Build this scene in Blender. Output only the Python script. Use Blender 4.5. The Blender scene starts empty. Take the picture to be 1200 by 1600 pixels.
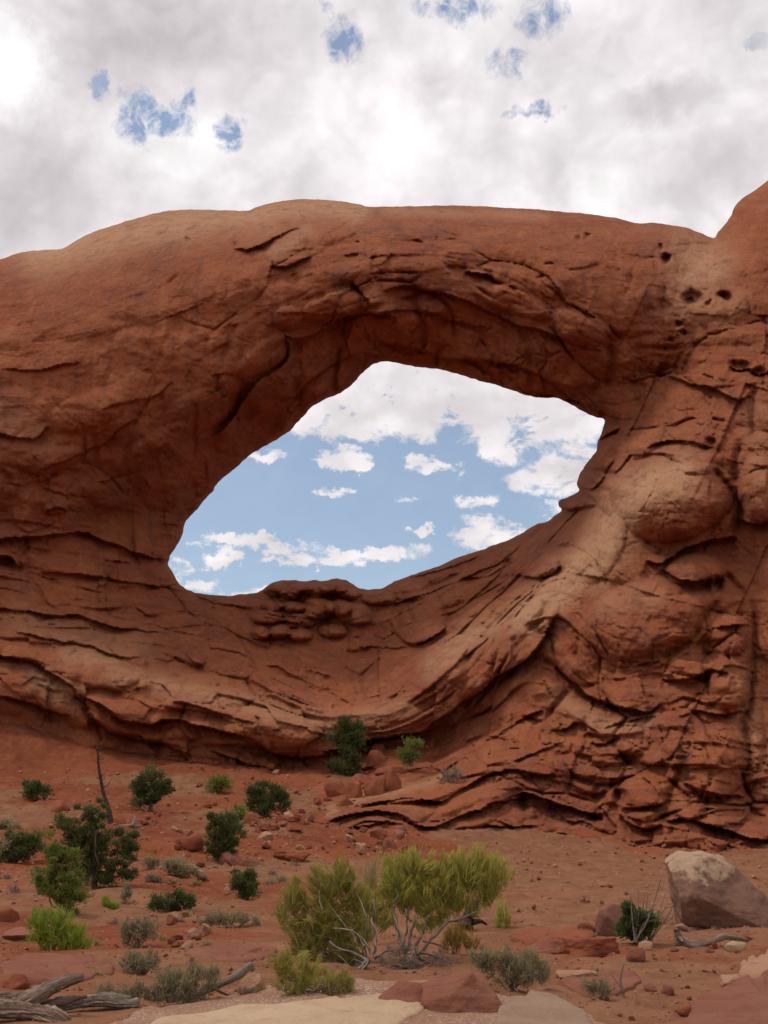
import bpy, bmesh, math, random
import numpy as np
from mathutils import Vector, Matrix, noise as mnoise

# ------------------------------------------------------------------ camera, sky, sun, exposure
F_PX = 1756.0                       # focal length in pixels of the 1200 x 1600 photograph
PITCH = math.radians(16.9)
EYE = 1.6
scene = bpy.context.scene
COL = scene.collection
cam_d = bpy.data.cameras.new('camera')
cam_d.sensor_fit = 'HORIZONTAL'; cam_d.sensor_width = 36.0
cam_d.lens = 36.0 * F_PX / 1200.0
cam_d.clip_start = 0.1; cam_d.clip_end = 20000.0
cam = bpy.data.objects.new('camera', cam_d); COL.objects.link(cam)
cam.location = (0, 0, EYE); cam.rotation_euler = (math.pi/2 + PITCH, 0, 0)
scene.camera = cam
scene.view_settings.view_transform = 'Standard'
scene.view_settings.look = 'None'
scene.view_settings.exposure = -0.06
scene.view_settings.gamma = 1.0
scene.view_settings.use_curve_mapping = False
scene.cycles.max_bounces = 6
scene.cycles.diffuse_bounces = 3

CP, SP = math.cos(PITCH), math.sin(PITCH)
def ray(px, py):
    """world direction (unnormalised) through a point of the photograph"""
    xc = (px - 600.0) / F_PX; yc = (800.0 - py) / F_PX
    return xc, CP - yc*SP, SP + yc*CP
def at(px, py, Y):
    dx, dy, dz = ray(px, py)
    return dx/dy*Y, Y, EYE + dz/dy*Y
def azel(px, py):
    dx, dy, dz = ray(px, py)
    return math.atan2(dx, dy), math.asin(dz/math.sqrt(dx*dx+dy*dy+dz*dz))

SUN_EL = math.radians(60); SUN_AZ = math.radians(-92)      # azimuth from +Y, negative = left of the view
sun_d = bpy.data.lights.new('sun', 'SUN'); sun_d.energy = 1.7; sun_d.angle = math.radians(12); sun_d.color = (1, .95, .88)
sun = bpy.data.objects.new('sun', sun_d); COL.objects.link(sun)
sdir = Vector((math.sin(SUN_AZ)*math.cos(SUN_EL), math.cos(SUN_AZ)*math.cos(SUN_EL), math.sin(SUN_EL)))
sun.rotation_euler = sdir.to_track_quat('Z', 'Y').to_euler()

# ---- tiny node helper
class NT:
    def __init__(s, tree): s.t = tree; s.n = tree.nodes; s.l = tree.links
    def new(s, typ, **kw):
        nd = s.n.new(typ)
        ins = kw.pop('ins', {})
        for k, v in kw.items(): setattr(nd, k, v)
        for k, v in ins.items(): s.put(nd, k, v)
        return nd
    def put(s, nd, k, v):
        if hasattr(v, 'links') and hasattr(v, 'is_output'): s.l.new(v, nd.inputs[k])
        else: nd.inputs[k].default_value = v
    def math(s, op, a, b=None, c=None, clamp=False):
        nd = s.n.new('ShaderNodeMath'); nd.operation = op; nd.use_clamp = clamp
        s.put(nd, 0, a)
        if b is not None: s.put(nd, 1, b)
        if c is not None: s.put(nd, 2, c)
        return nd.outputs[0]
    def vmath(s, op, a, b=None):
        nd = s.n.new('ShaderNodeVectorMath'); nd.operation = op
        s.put(nd, 0, a)
        if b is not None: s.put(nd, 1, b)
        return nd.outputs['Value'] if op in ('LENGTH', 'DOT_PRODUCT', 'DISTANCE') else nd.outputs['Vector']
    def noise(s, vec, scale, detail=4, rough=.55, dist=0.0, color=False):
        nd = s.new('ShaderNodeTexNoise', ins={'Vector': vec, 'Scale': scale, 'Detail': detail, 'Roughness': rough, 'Distortion': dist})
        return nd.outputs['Color' if color else 'Fac']
    def rng(s, v, a, b, c=0.0, d=1.0, smooth=False):
        nd = s.n.new('ShaderNodeMapRange'); nd.clamp = True
        if smooth: nd.interpolation_type = 'SMOOTHSTEP'
        s.put(nd, 'Value', v); s.put(nd, 'From Min', a); s.put(nd, 'From Max', b); s.put(nd, 'To Min', c); s.put(nd, 'To Max', d)
        return nd.outputs['Result']
    def mix(s, f, a, b, blend='MIX'):
        nd = s.n.new('ShaderNodeMix'); nd.data_type = 'RGBA'; nd.blend_type = blend
        s.put(nd, 'Factor', f)
        for k, v in ((6, a), (7, b)):
            if isinstance(v, tuple) and len(v) == 3: v = v + (1,)
            s.put(nd, k, v)
        return nd.outputs[2]
    def attr(s, name):
        nd = s.n.new('ShaderNodeAttribute'); nd.attribute_name = name
        return nd.outputs['Fac']

def build_sky():
    w = bpy.data.worlds.new('World'); scene.world = w; w.use_nodes = True
    N = NT(w.node_tree); N.n.clear()
    sky = N.new('ShaderNodeTexSky'); sky.sky_type = 'NISHITA'; sky.sun_disc = False
    sky.sun_elevation = SUN_EL; sky.sun_rotation = SUN_AZ
    sky.air_density = 1.3; sky.dust_density = .6; sky.ozone_density = 2.0
    d = N.new('ShaderNodeTexCoord').outputs['Generated']
    sep = N.new('ShaderNodeSeparateXYZ', ins={0: d})
    x, y, z = sep.outputs
    az = N.math('ARCTAN2', x, y)
    el = N.math('ARCSINE', z)
    # the sheet of cloud overhead: noise in the plane of the cloud base, seen in perspective
    k = N.math('DIVIDE', 1.0, N.math('ADD', N.math('MAXIMUM', z, 0.0), .12))
    pl = N.new('ShaderNodeCombineXYZ', ins={0: N.math('MULTIPLY', x, k), 1: N.math('MULTIPLY', y, k), 2: N.math('MULTIPLY', z, .5)}).outputs[0]
    ae0 = N.new('ShaderNodeCombineXYZ', ins={0: az, 1: el, 2: 0.0}).outputs[0]
    wv = N.noise(pl, 3.2, 7, .62, color=True)
    wv = N.vmath('SUBTRACT', wv, (.5, .5, .5))
    wf = N.vmath('SUBTRACT', N.noise(ae0, 45.0, 6, .65, color=True), (.5, .5, .5))
    ae = N.vmath('ADD', ae0, N.vmath('ADD', N.vmath('MULTIPLY', wv, (.05, .035, 0)), N.vmath('MULTIPLY', wf, (.05, .036, 0))))
    def blob(px, py, rx, ry, soft=.6, amp=1.0):
        a, e = azel(px, py)
        v = N.vmath('MULTIPLY', N.vmath('SUBTRACT', ae, (a, e, 0)), (F_PX/rx, F_PX/ry, 0))
        r = N.vmath('LENGTH', v)
        return N.rng(r, 1.55, .25, 0.0, amp, smooth=True)
    def union(lst):
        o = blob(*lst[0])
        for b in lst[1:]: o = N.math('MAXIMUM', o, blob(*b))
        return o
    CL = [  # clouds low in the sky, seen through the opening
        (720, 625, 260, 62, .5), (620, 600, 150, 50, .5), (560, 660, 90, 36, .6), (640, 655, 110, 40, .6), (850, 655, 130, 48, .5), (880, 735, 92, 42, .45), (800, 690, 60, 34, .6),
        (545, 716, 52, 16, .8), (680, 727, 44, 15, .8), (520, 768, 34, 11, .7), (745, 783, 46, 14, .9, .8), (430, 708, 44, 11, .9, .8),
        (385, 850, 112, 15, .6), (455, 875, 42, 15, .6), (345, 879, 38, 15, .6), (580, 868, 112, 18, .6), (762, 838, 62, 30, .5),
        (280, 890, 34, 18, .8), (350, 922, 130, 14, .9), (655, 832, 22, 12, .9), (635, 776, 20, 10, .9, .7), (905, 805, 60, 24, .8), (480, 660, 40, 20, .8), (590, 690, 40, 14, 1, .7)]
    HL = [  # holes of blue in the overcast
        (536, 74, 39, 33, .5), (725, 12, 67, 23, .7), (852, 30, 44, 33, .8, .85), (222, 182, 33, 39, .7), (258, 186, 54, 20, .7), (288, 158, 26, 18, .8, .8),
        (365, 207, 26, 22, .6), (154, 130, 18, 20, .7), (205, 152, 26, 18, .8, .8), (790, 103, 39, 20, .9, .7), (832, 185, 59, 11, .8, .8), (1188, 62, 26, 10, .8, .8), (660, 14, 31, 11, .9, .6), (508, 22, 15, 15, 1, .5)]
    n1 = N.noise(pl, 1.7, 8, .6)
    low = N.rng(el, azel(600, 722)[1], azel(600, 618)[1], 0.0, 1.35)        # towards the zenith the sky closes
    nz = N.noise(N.vmath('MULTIPLY', ae0, (.75, 1.2, 1)), 34, 9, .66, .4)
    nz2 = N.noise(ae0, 52, 9, .7, .6)
    ragged = N.math('MULTIPLY_ADD', nz, 4.2, -1.1)
    cl = N.rng(N.math('MULTIPLY', union(CL), ragged), .22, .85, smooth=True)
    hl = N.rng(N.math('MULTIPLY', union(HL), N.math('MULTIPLY_ADD', nz2, 5.0, -1.5)), .2, 1.3)
    top = N.rng(el, azel(600, 560)[1], azel(600, 480)[1], 0.0, 1.0, smooth=True)
    cover = N.math('MAXIMUM', N.math('MAXIMUM', cl, N.rng(N.math('MULTIPLY', low, ragged), .30, .75, smooth=True)), top)
    cover = N.math('MULTIPLY', cover, N.math('SUBTRACT', 1.0, hl))
    # everything outside the opening near the horizon: broken cloud
    side = N.math('MULTIPLY', N.rng(N.math('ABSOLUTE', az), .24, .4), N.rng(n1, .44, .56))
    cover = N.math('MAXIMUM', N.math('MAXIMUM', cover, side), .13)
    # light and grey of the cloud itself
    GR = [(250, 60, 260, 95, .9, .75), (30, 290, 190, 120, .9, .8), (1035, 155, 85, 30, .8, .8), (980, 55, 190, 55, .9, .55), (680, 135, 70, 34, .9, .5), (20, 155, 60, 30, .8, .6), (860, 645, 160, 34, .9, .5), (700, 640, 180, 20, .9, .4),
          (880, 735, 70, 22, .9, .5), (900, 285, 90, 36, .9, .4), (1120, 250, 120, 45, .9, .5), (430, 290, 150, 30, .9, .3)]
    g = union(GR)
    g2 = N.rng(N.noise(pl, 2.6, 6, .6), .42, .68, 0.0, .32)
    grey = N.math('ADD', N.math('MULTIPLY', g, .75), N.math('MULTIPLY', g2, N.rng(el, .3, .5, .35, .8)), clamp=True)
    white = blob(5, 100, 70, 60, .9, .8)
    white = N.math('MAXIMUM', white, blob(930, 300, 60, 40, 1.0, .6))
    white = N.math('MAXIMUM', white, blob(290, 235, 120, 50, 1.0, .5))
    grey = N.math('MULTIPLY', grey, N.math('SUBTRACT', 1.0, white))
    ccol = N.mix(grey, (.98, .93, .945), (.65, .59, .61))
    ccol = N.mix(white, ccol, (1.2, 1.18, 1.18))
    # billows: cloud turned towards the hidden sun at upper left is brighter
    def emb(sc, amt, det):
        a = N.noise(ae0, sc, det, .55, .5); b = N.noise(N.vmath('ADD', ae0, (-.35/sc, .45/sc, 0)), sc, det, .55, .5)
        return N.math('MULTIPLY', N.math('SUBTRACT', a, b), amt)
    def puff(sc, lo, hi):
        n = N.noise(N.vmath('MULTIPLY', ae0, (1, 1.5, 1)), sc, 5, .5, .35)
        return N.rng(N.math('ABSOLUTE', N.math('SUBTRACT', n, .5)), 0.0, .17, lo, hi, smooth=True)
    bil = N.math('ADD', N.math('SUBTRACT', N.math('ADD', puff(6.0, .93, 1.08), puff(17.0, .96, 1.04)), 1.0), N.math('ADD', emb(8, .42, 3), emb(21, .22, 5)))
    ccol = N.mix(1.0, ccol, N.new('ShaderNodeCombineColor', ins={0: bil, 1: bil, 2: bil}).outputs[0], 'MULTIPLY')
    # unseen cloud behind the viewer and to the sides slightly dimmed, to shape the light
    thick = N.math('MAXIMUM', N.rng(y, -.1, .25, .95, 1.0, smooth=True), N.rng(z, .55, .9, 0., .95, smooth=True))
    ccol = N.mix(1.0, ccol, N.new('ShaderNodeCombineColor', ins={0: thick, 1: thick, 2: thick}).outputs[0], 'MULTIPLY')
    bg1 = N.new('ShaderNodeBackground', ins={'Color': sky.outputs[0], 'Strength': .13})
    bg2 = N.new('ShaderNodeBackground', ins={'Color': ccol, 'Strength': 1.0})
    ms = N.new('ShaderNodeMixShader', ins={0: cover, 1: bg1.outputs[0], 2: bg2.outputs[0]})
    out = N.new('ShaderNodeOutputWorld', ins={0: ms.outputs[0]})
    w.cycles.sampling_method = 'MANUAL'; w.cycles.sample_map_resolution = 512
build_sky()

# ------------------------------------------------------------------ numpy noise
_rs = np.random.RandomState(7)
_perm = _rs.permutation(4096)
_ga = _rs.rand(4096)*2*np.pi
_gx, _gy = np.cos(_ga), np.sin(_ga)
_jx, _jy = _rs.rand(4096), _rs.rand(4096)
def _h(i, j): return _perm[(_perm[i & 4095] + j) & 4095]
def perlin(x, y, seed=0):
    x = np.asarray(x, float) + seed*17.31; y = np.asarray(y, float) + seed*31.77
    xi = np.floor(x).astype(np.int64); yi = np.floor(y).astype(np.int64)
    fx, fy = x - xi, y - yi
    u = fx**3*(fx*(fx*6-15)+10); v = fy**3*(fy*(fy*6-15)+10)
    def g(a, b, dx, dy):
        k = _h(xi+a, yi+b); return _gx[k]*dx + _gy[k]*dy
    a = g(0,0,fx,fy); b = g(1,0,fx-1,fy); c = g(0,1,fx,fy-1); d = g(1,1,fx-1,fy-1)
    return ((a+(b-a)*u) + ((c+(d-c)*u) - (a+(b-a)*u))*v) * 1.5
def fbm(x, y, o=4, seed=0, g=.5):
    s = 0; a = 1; t = 0
    for i in range(o):
        s = s + a*perlin(x, y, seed+i*3); t += a; a *= g; x = x*2.03; y = y*2.03
    return s/t
def ridged(x, y, o=4, seed=0):
    s = 0; a = 1; t = 0
    for i in range(o):
        s = s + a*(1-np.abs(perlin(x, y, seed+i*3))); t += a; a *= .5; x = x*2.03; y = y*2.03
    return s/t
def voronoi(x, y, seed=0, jit=.9):
    x = x + seed*13.7; y = y + seed*5.3
    xi = np.floor(x).astype(np.int64); yi = np.floor(y).astype(np.int64)
    f1 = np.full(x.shape, 9.); f2 = np.full(x.shape, 9.); idc = np.zeros(x.shape, np.int64)
    for a in (-1,0,1):
        for b in (-1,0,1):
            k = _h(xi+a, yi+b)
            d = np.hypot(xi+a+.5+(_jx[k]-.5)*jit-x, yi+b+.5+(_jy[k]-.5)*jit-y)
            m = d < f1
            f2 = np.where(m, f1, np.minimum(f2, d)); idc = np.where(m, k, idc); f1 = np.where(m, d, f1)
    return f1, f2, idc
def lumps(x, y, seed=0, cv=1.0, tilt=.5, off=.35):
    """height of a heap of rounded, randomly tilted lumps that meet in creases (larger = further out)"""
    x = x + seed*13.7; y = y + seed*5.3
    xi = np.floor(x).astype(np.int64); yi = np.floor(y).astype(np.int64)
    best = np.full(x.shape, -9.); sec = best.copy()
    for a in (-1,0,1):
        for b in (-1,0,1):
            k = _h(xi+a, yi+b)
            dx = x-(xi+a+.5+(_jx[k]-.5)*.9); dy = y-(yi+b+.5+(_jy[k]-.5)*.9)
            h = off*(_jx[(k*7)&4095]-.5) + tilt*(_gx[k]*dx+_gy[k]*dy) - cv*(dx*dx+dy*dy)
            sec = np.maximum(sec, np.minimum(best, h)); best = np.maximum(best, h)
    return best, best-sec
def sstep(a, b, x):
    t = np.clip((x-a)/(b-a), 0, 1); return t*t*(3-2*t)
class RBF:
    def __init__(s, pts, vals, scale, smooth=1e-3):
        s.p = np.array(pts, float)/scale; s.sc = scale
        v = np.array(vals, float); n = len(v)
        d = np.linalg.norm(s.p[:,None]-s.p[None], axis=2)
        K = s.k(d) + np.eye(n)*smooth
        P = np.c_[np.ones(n), s.p]
        A = np.block([[K, P], [P.T, np.zeros((3,3))]])
        s.w = np.linalg.solve(A, np.r_[v, 0, 0, 0])
    def k(s, d): return np.where(d > 1e-9, d*d*np.log(np.maximum(d, 1e-9)), 0.)
    def __call__(s, x, y):
        x = np.asarray(x, float)/s.sc; y = np.asarray(y, float)/s.sc
        n = len(s.p); o = s.w[n] + s.w[n+1]*x + s.w[n+2]*y
        for i in range(n): o = o + s.w[i]*s.k(np.hypot(x-s.p[i,0], y-s.p[i,1]))
        return o
def resample(pts, step, closed=False):
    p = np.array(pts, float)
    if closed: p = np.vstack([p, p[:1]])
    # Catmull-Rom through the points, then even spacing
    q = []
    n = len(p)
    for i in range(n-1):
        p0 = p[i-1] if i > 0 else (p[-2] if closed else p[0]); p1 = p[i]; p2 = p[i+1]; p3 = p[i+2] if i+2 < n else (p[1] if closed else p[-1])
        t = np.linspace(0, 1, 8, endpoint=False)[:,None]
        q.append(.5*((2*p1)+(-p0+p2)*t+(2*p0-5*p1+4*p2-p3)*t*t+(-p0+3*p1-3*p2+p3)*t**3))
    q = np.vstack(q+[p[-1:]])
    L = np.r_[0, np.cumsum(np.linalg.norm(np.diff(q, axis=0), axis=1))]
    m = max(2, int(L[-1]/step)+1)
    s = np.linspace(0, L[-1], m)
    return np.c_[np.interp(s, L, q[:,0]), np.interp(s, L, q[:,1])]
def seg_dist(X, Y, line):
    """distance to a polyline, side (+ = below / right of the walking direction in the picture) and place along it"""
    best = np.full(X.shape, 1e9); side = np.zeros(X.shape); par = np.zeros(X.shape)
    cx = np.zeros(X.shape); cy = np.zeros(X.shape)
    n = len(line)
    for i in range(n-1):
        ax, ay = line[i]; bx, by = line[i+1]
        dx, dy = bx-ax, by-ay; L2 = dx*dx+dy*dy+1e-12
        t = np.clip(((X-ax)*dx+(Y-ay)*dy)/L2, 0, 1)
        qx, qy = ax+t*dx, ay+t*dy
        d = np.hypot(X-qx, Y-qy)
        m = d < best
        best = np.where(m, d, best)
        side = np.where(m, np.sign(dx*(Y-ay)-dy*(X-ax)), side)
        par = np.where(m, (i+t)/(n-1), par)
        cx = np.where(m, qx, cx); cy = np.where(m, qy, cy)
    return best, side, par, cx, cy
def inside(X, Y, poly):
    c = np.zeros(X.shape, bool); n = len(poly); j = n-1
    for i in range(n):
        xi, yi = poly[i]; xj, yj = poly[j]
        if yi != yj:
            m = ((yi > Y) != (yj > Y)) & (X < (xj-xi)*(Y-yi)/(yj-yi)+xi)
            c ^= m
        j = i
    return c

# ------------------------------------------------------------------ naming and linking
def tag(o, label=None, cat=None, group=None, kind=None):
    if label: o['label'] = label
    if cat: o['category'] = cat
    if group: o['group'] = group
    if kind: o['kind'] = kind
    return o
def mesh_obj(name, verts, faces, mat, parent=None, smooth=True, attrs=None, loc=None):
    me = bpy.data.meshes.new(name)
    if isinstance(faces, np.ndarray):
        nv, nf = len(verts), len(faces); k = faces.shape[1]
        me.vertices.add(nv); me.vertices.foreach_set('co', np.asarray(verts, np.float32).ravel())
        me.loops.add(nf*k); me.loops.foreach_set('vertex_index', faces.astype(np.int32).ravel())
        me.polygons.add(nf); me.polygons.foreach_set('loop_start', np.arange(0, nf*k, k, dtype=np.int32))
        me.update(calc_edges=True)
    else:
        me.from_pydata([tuple(v) for v in verts], [], faces)
    me.polygons.foreach_set('use_smooth', np.full(len(me.polygons), smooth))
    for an, av in (attrs or {}).items():
        a = me.attributes.new(an, 'FLOAT', 'POINT'); a.data.foreach_set('value', np.asarray(av, np.float32))
    me.materials.append(mat)
    o = bpy.data.objects.new(name, me); COL.objects.link(o)
    if parent: o.parent = parent
    if loc is not None: o.location = loc
    return o
def empty(name, loc, label, cat, group=None, rz=0):
    o = bpy.data.objects.new(name, None); COL.objects.link(o)
    o.empty_display_size = .2; o.location = loc; o.rotation_euler = (0, 0, rz)
    return tag(o, label, cat, group)

# ------------------------------------------------------------------ materials
def principled(name, rough=.9, spec=.2):
    m = bpy.data.materials.new(name); m.use_nodes = True
    N = NT(m.node_tree); N.n.clear()
    b = N.new('ShaderNodeBsdfPrincipled'); b.inputs['Roughness'].default_value = rough
    b.inputs['Specular IOR Level'].default_value = spec
    N.new('ShaderNodeOutputMaterial', ins={0: b.outputs[0]})
    return m, N, b
def objco(N): return N.new('ShaderNodeTexCoord').outputs['Object']
def geoco(N): return N.new('ShaderNodeNewGeometry').outputs['Position']

def mat_arch():
    m, N, b = principled('red_sandstone', .92, .15)
    p = geoco(N)
    S = N.attr('strata')
    sx = N.new('ShaderNodeSeparateXYZ', ins={0: p})
    sv = N.new('ShaderNodeCombineXYZ', ins={0: N.math('MULTIPLY', sx.outputs[0], .05), 1: N.math('MULTIPLY', sx.outputs[1], .05), 2: N.math('MULTIPLY', S, .06)}).outputs[0]
    band = N.noise(sv, 1.6, 6, .6)
    big = N.noise(p, .16, 5, .6, .3)
    mid = N.noise(p, .9, 6, .65)
    fine = N.noise(p, 6.0, 5, .7)
    c = N.mix(N.rng(big, .38, .62), (.345, .103, .041), (.255, .068, .030))
    c = N.mix(N.rng(N.noise(p, .33, 5, .65, .6), .50, .66, 0, .6), c, (.215, .080, .052))
    c = N.mix(N.rng(band, .42, .62, 0, .45), c, (.37, .127, .053))
    c = N.mix(N.rng(mid, .5, .75, 0, .4), c, (.22, .064, .036))
    grit = N.noise(p, 2.2, 9, .82)
    c = N.mix(N.rng(grit, .45, .33, 0, .85), c, (.10, .032, .024))
    c = N.mix(N.rng(grit, .55, .67, 0, .65), c, (.46, .20, .105))
    pale = N.math('MULTIPLY', N.attr('pale'), N.rng(N.math('ADD', N.math('MULTIPLY', mid, .6), N.math('MULTIPLY', fine, .4)), .32, .52, .15, 1.25), clamp=True)
    c = N.mix(pale, c, (.47, .255, .14))
    # streaks of seepage and dust down the faces, rust where flakes came off
    seep = N.noise(N.vmath('MULTIPLY', p, (.9, .5, .10)), .9, 7, .7, .6)
    c = N.mix(N.rng(seep, .54, .66, 0, .5), c, (.17, .062, .045))
    c = N.mix(N.rng(seep, .46, .36, 0, .35), c, (.43, .17, .08))
    # desert varnish: dark streaks running down the face
    stv = N.vmath('MULTIPLY', p, (1.0, .4, .16))
    streak = N.rng(N.noise(stv, .55, 6, .65, .4), .5, .66)
    c = N.mix(N.math('MULTIPLY', N.attr('varnish'), streak), c, (.13, .055, .04))
    c = N.mix(N.rng(fine, .58, .72, 0, .5), c, (.46, .22, .13))
    N.put(b, 'Base Color', c)
    h = N.math('ADD', N.math('MULTIPLY', N.noise(p, 1.6, 8, .65), .8), N.math('MULTIPLY', N.noise(p, 4, 6, .78), .42))
    h = N.math('ADD', h, N.math('MULTIPLY', N.noise(sv, 6.0, 5, .6), .16))
    pit = N.new('ShaderNodeTexVoronoi', ins={'Vector': p, 'Scale': 1.1, 'Randomness': 1.0})
    h = N.math('ADD', h, N.math('MULTIPLY', N.rng(pit.outputs['Distance'], .0, .16), .10))
    bp = N.new('ShaderNodeBump', ins={'Strength': .9, 'Distance': .4, 'Height': h})
    N.put(b, 'Normal', bp.outputs[0])
    return m
def mat_ground():
    m, N, b = principled('red_sand', .95, .1)
    p = geoco(N)
    big = N.noise(p, .12, 5, .6, .4); mid = N.noise(p, 1.1, 6, .65); fine = N.noise(p, 14, 5, .7)
    slick = N.attr('slick')
    c = N.mix(N.rng(big, .38, .62), (.24, .068, .027), (.15, .038, .018))
    c = N.mix(N.rng(mid, .45, .7, 0, .6), c, (.25, .09, .040))
    sl = N.mix(N.rng(mid, .4, .62), (.19, .080, .040), (.245, .115, .060))
    c = N.mix(slick, c, sl)
    c = N.mix(N.rng(fine, .58, .75, 0, .5), c, (.24, .085, .05))
    g = N.noise(p, 40, 3, .7)
    c = N.mix(N.rng(g, .62, .7, 0, .4), c, (.42, .25, .16))
    crumb = N.noise(p, 3.6, 8, .78)
    c = N.mix(N.rng(crumb, .42, .30, 0, .6), c, (.13, .045, .028))
    c = N.mix(N.rng(crumb, .57, .68, 0, .5), c, (.38, .19, .12))
    N.put(b, 'Base Color', c)
    h = N.math('ADD', N.math('MULTIPLY', N.noise(p, 2.5, 9, .72), .7), N.math('MULTIPLY', N.noise(p, 22, 5, .7), .14))
    bp = N.new('ShaderNodeBump', ins={'Strength': .7, 'Distance': .12, 'Height': h})
    N.put(b, 'Normal', bp.outputs[0])
    return m
def mat_stone(name, c1, c2, c3, top=None, scale=1.0, topz=.6):
    """c1/c2 stone, c3 stains; top: paler colour of the weathered upper part"""
    m, N, b = principled(name, .93, .15)
    p = objco(N)
    rnd = N.new('ShaderNodeObjectInfo').outputs['Random']
    p2 = N.vmath('ADD', p, N.new('ShaderNodeCombineXYZ', ins={0: N.math('MULTIPLY', rnd, 37.), 1: rnd, 2: 0.0}).outputs[0])
    big = N.noise(p2, 1.3*scale, 6, .6, .3); fine = N.noise(p2, 12*scale, 6, .7)
    c = N.mix(N.rng(big, .38, .64), c1, c2)
    c = N.mix(N.rng(N.noise(p2, 4*scale, 6, .7), .52, .72, 0, .7), c, c3)
    if top is not None:
        z = N.new('ShaderNodeSeparateXYZ', ins={0: p}).outputs[2]
        zz = N.math('ADD', z, N.math('MULTIPLY', N.math('SUBTRACT', N.noise(p2, 1.6*scale, 7, .7), .5), topz*2.2))
        c = N.mix(N.rng(zz, topz*.86, topz*1.0), c, top)
    c = N.mix(N.rng(fine, .55, .8, 0, .35), c, tuple(min(1, v*1.5) for v in c1))
    N.put(b, 'Base Color', c)
    h = N.math('ADD', N.math('MULTIPLY', N.noise(p2, 3*scale, 9, .72), .8), N.math('MULTIPLY', N.noise(p2, 26*scale, 5, .75), .16))
    bp = N.new('ShaderNodeBump', ins={'Strength': .9, 'Distance': .12, 'Height': h})
    N.put(b, 'Normal', bp.outputs[0])
    return m
def mat_gravel():
    m, N, b = principled('path_gravel', .95, .1)
    p = geoco(N)
    v = N.new('ShaderNodeTexVoronoi', ins={'Vector': p, 'Scale': 55.0})
    sv = N.new('ShaderNodeSeparateColor', ins={0: v.outputs['Color']})
    c = N.mix(sv.outputs[0], (.22, .12, .075), (.31, .19, .13))
    c = N.mix(N.rng(sv.outputs[1], .8, .9), c, (.44, .32, .24))
    c = N.mix(N.rng(N.noise(p, 1.3, 5, .6), .42, .62, 0, .6), c, (.25, .11, .06))
    N.put(b, 'Base Color', c)
    h = N.math('ADD', N.math('MULTIPLY', v.outputs['Distance'], -.6), N.math('MULTIPLY', N.noise(p, 9, 5, .7), .6))
    bp = N.new('ShaderNodeBump', ins={'Strength': .6, 'Distance': .02, 'Height': h})
    N.put(b, 'Normal', bp.outputs[0])
    return m
def mat_leaf(name, dark, light, tip=None, transl=.25):
    m, N, b = principled(name, .75, .25)
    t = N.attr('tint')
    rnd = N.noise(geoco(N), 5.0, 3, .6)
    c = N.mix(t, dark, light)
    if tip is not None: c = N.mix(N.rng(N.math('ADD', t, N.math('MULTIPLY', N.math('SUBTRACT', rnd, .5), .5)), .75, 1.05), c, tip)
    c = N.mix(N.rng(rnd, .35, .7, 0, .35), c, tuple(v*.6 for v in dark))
    N.put(b, 'Base Color', c)
    tr = N.new('ShaderNodeBsdfTranslucent', ins={0: c})
    ms = N.new('ShaderNodeMixShader', ins={0: transl, 1: b.outputs[0], 2: tr.outputs[0]})
    out = [n for n in N.n if n.type == 'OUTPUT_MATERIAL'][0]
    N.l.new(ms.outputs[0], out.inputs[0])
    return m
def mat_wood(name, c1, c2, c3):
    m, N, b = principled(name, .85, .2)
    g = N.attr('grain')
    p = objco(N)
    v = N.new('ShaderNodeCombineXYZ', ins={0: N.math('MULTIPLY', g, 9.0), 1: N.math('MULTIPLY', N.attr('along'), 1.2), 2: 0.0}).outputs[0]
    n = N.noise(v, 2.2, 6, .65, .5)
    c = N.mix(N.rng(n, .36, .6), c1, c2)
    c = N.mix(N.rng(N.noise(p, 3, 5, .6), .5, .7, 0, .7), c, c3)
    N.put(b, 'Base Color', c)
    bp = N.new('ShaderNodeBump', ins={'Strength': 1.0, 'Distance': .05, 'Height': n})
    N.put(b, 'Normal', bp.outputs[0])
    return m

M_ARCH = mat_arch()
M_GROUND = mat_ground()
M_RED = mat_stone('red_stone', (.29, .092, .045), (.22, .066, .034), (.16, .05, .03))
M_PINK = mat_stone('pink_stone', (.27, .108, .068), (.23, .082, .05), (.18, .06, .04))
M_TAN = mat_stone('tan_stone', (.42, .235, .145), (.36, .18, .105), (.30, .14, .08))
M_BROWN = mat_stone('brown_stone', (.22, .11, .075), (.26, .11, .07), (.15, .06, .04))
M_BIGB = mat_stone('pale_topped_stone', (.185, .095, .066), (.25, .135, .09), (.12, .052, .036), top=(.42, .275, .18), topz=1.05)
M_CREAM = mat_stone('cream_slab_stone', (.55, .38, .24), (.48, .32, .20), (.36, .21, .13))
M_GREY = mat_stone('grey_slab_stone', (.34, .225, .155), (.30, .185, .125), (.25, .13, .085))
M_YELLOW = mat_stone('yellow_lichen_stone', (.44, .30, .16), (.5, .36, .21), (.30, .17, .09))
M_GRAVEL = mat_gravel()
M_JUN = mat_leaf('juniper_leaf', (.070, .085, .027), (.185, .205, .062), (.27, .26, .08), .35)
M_JUN_L = mat_leaf('light_juniper_leaf', (.13, .16, .035), (.31, .34, .075), (.44, .40, .10), .35)
M_BRIGHT = mat_leaf('bright_bush_leaf', (.30, .36, .05), (.56, .66, .09), (.66, .66, .13), .45)
M_EPH = mat_leaf('green_broom_stem', (.46, .43, .09), (.76, .70, .17), (.84, .74, .28), .45)
M_OLIVE = mat_leaf('olive_broom_stem', (.38, .34, .08), (.66, .58, .15), (.76, .65, .25), .45)
M_SAGE = mat_leaf('grey_sage_leaf', (.28, .23, .13), (.52, .43, .24), (.62, .51, .32), .35)
M_GREYB = mat_leaf('grey_twig', (.20, .16, .12), (.38, .31, .25), (.46, .38, .31), .2)
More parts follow.
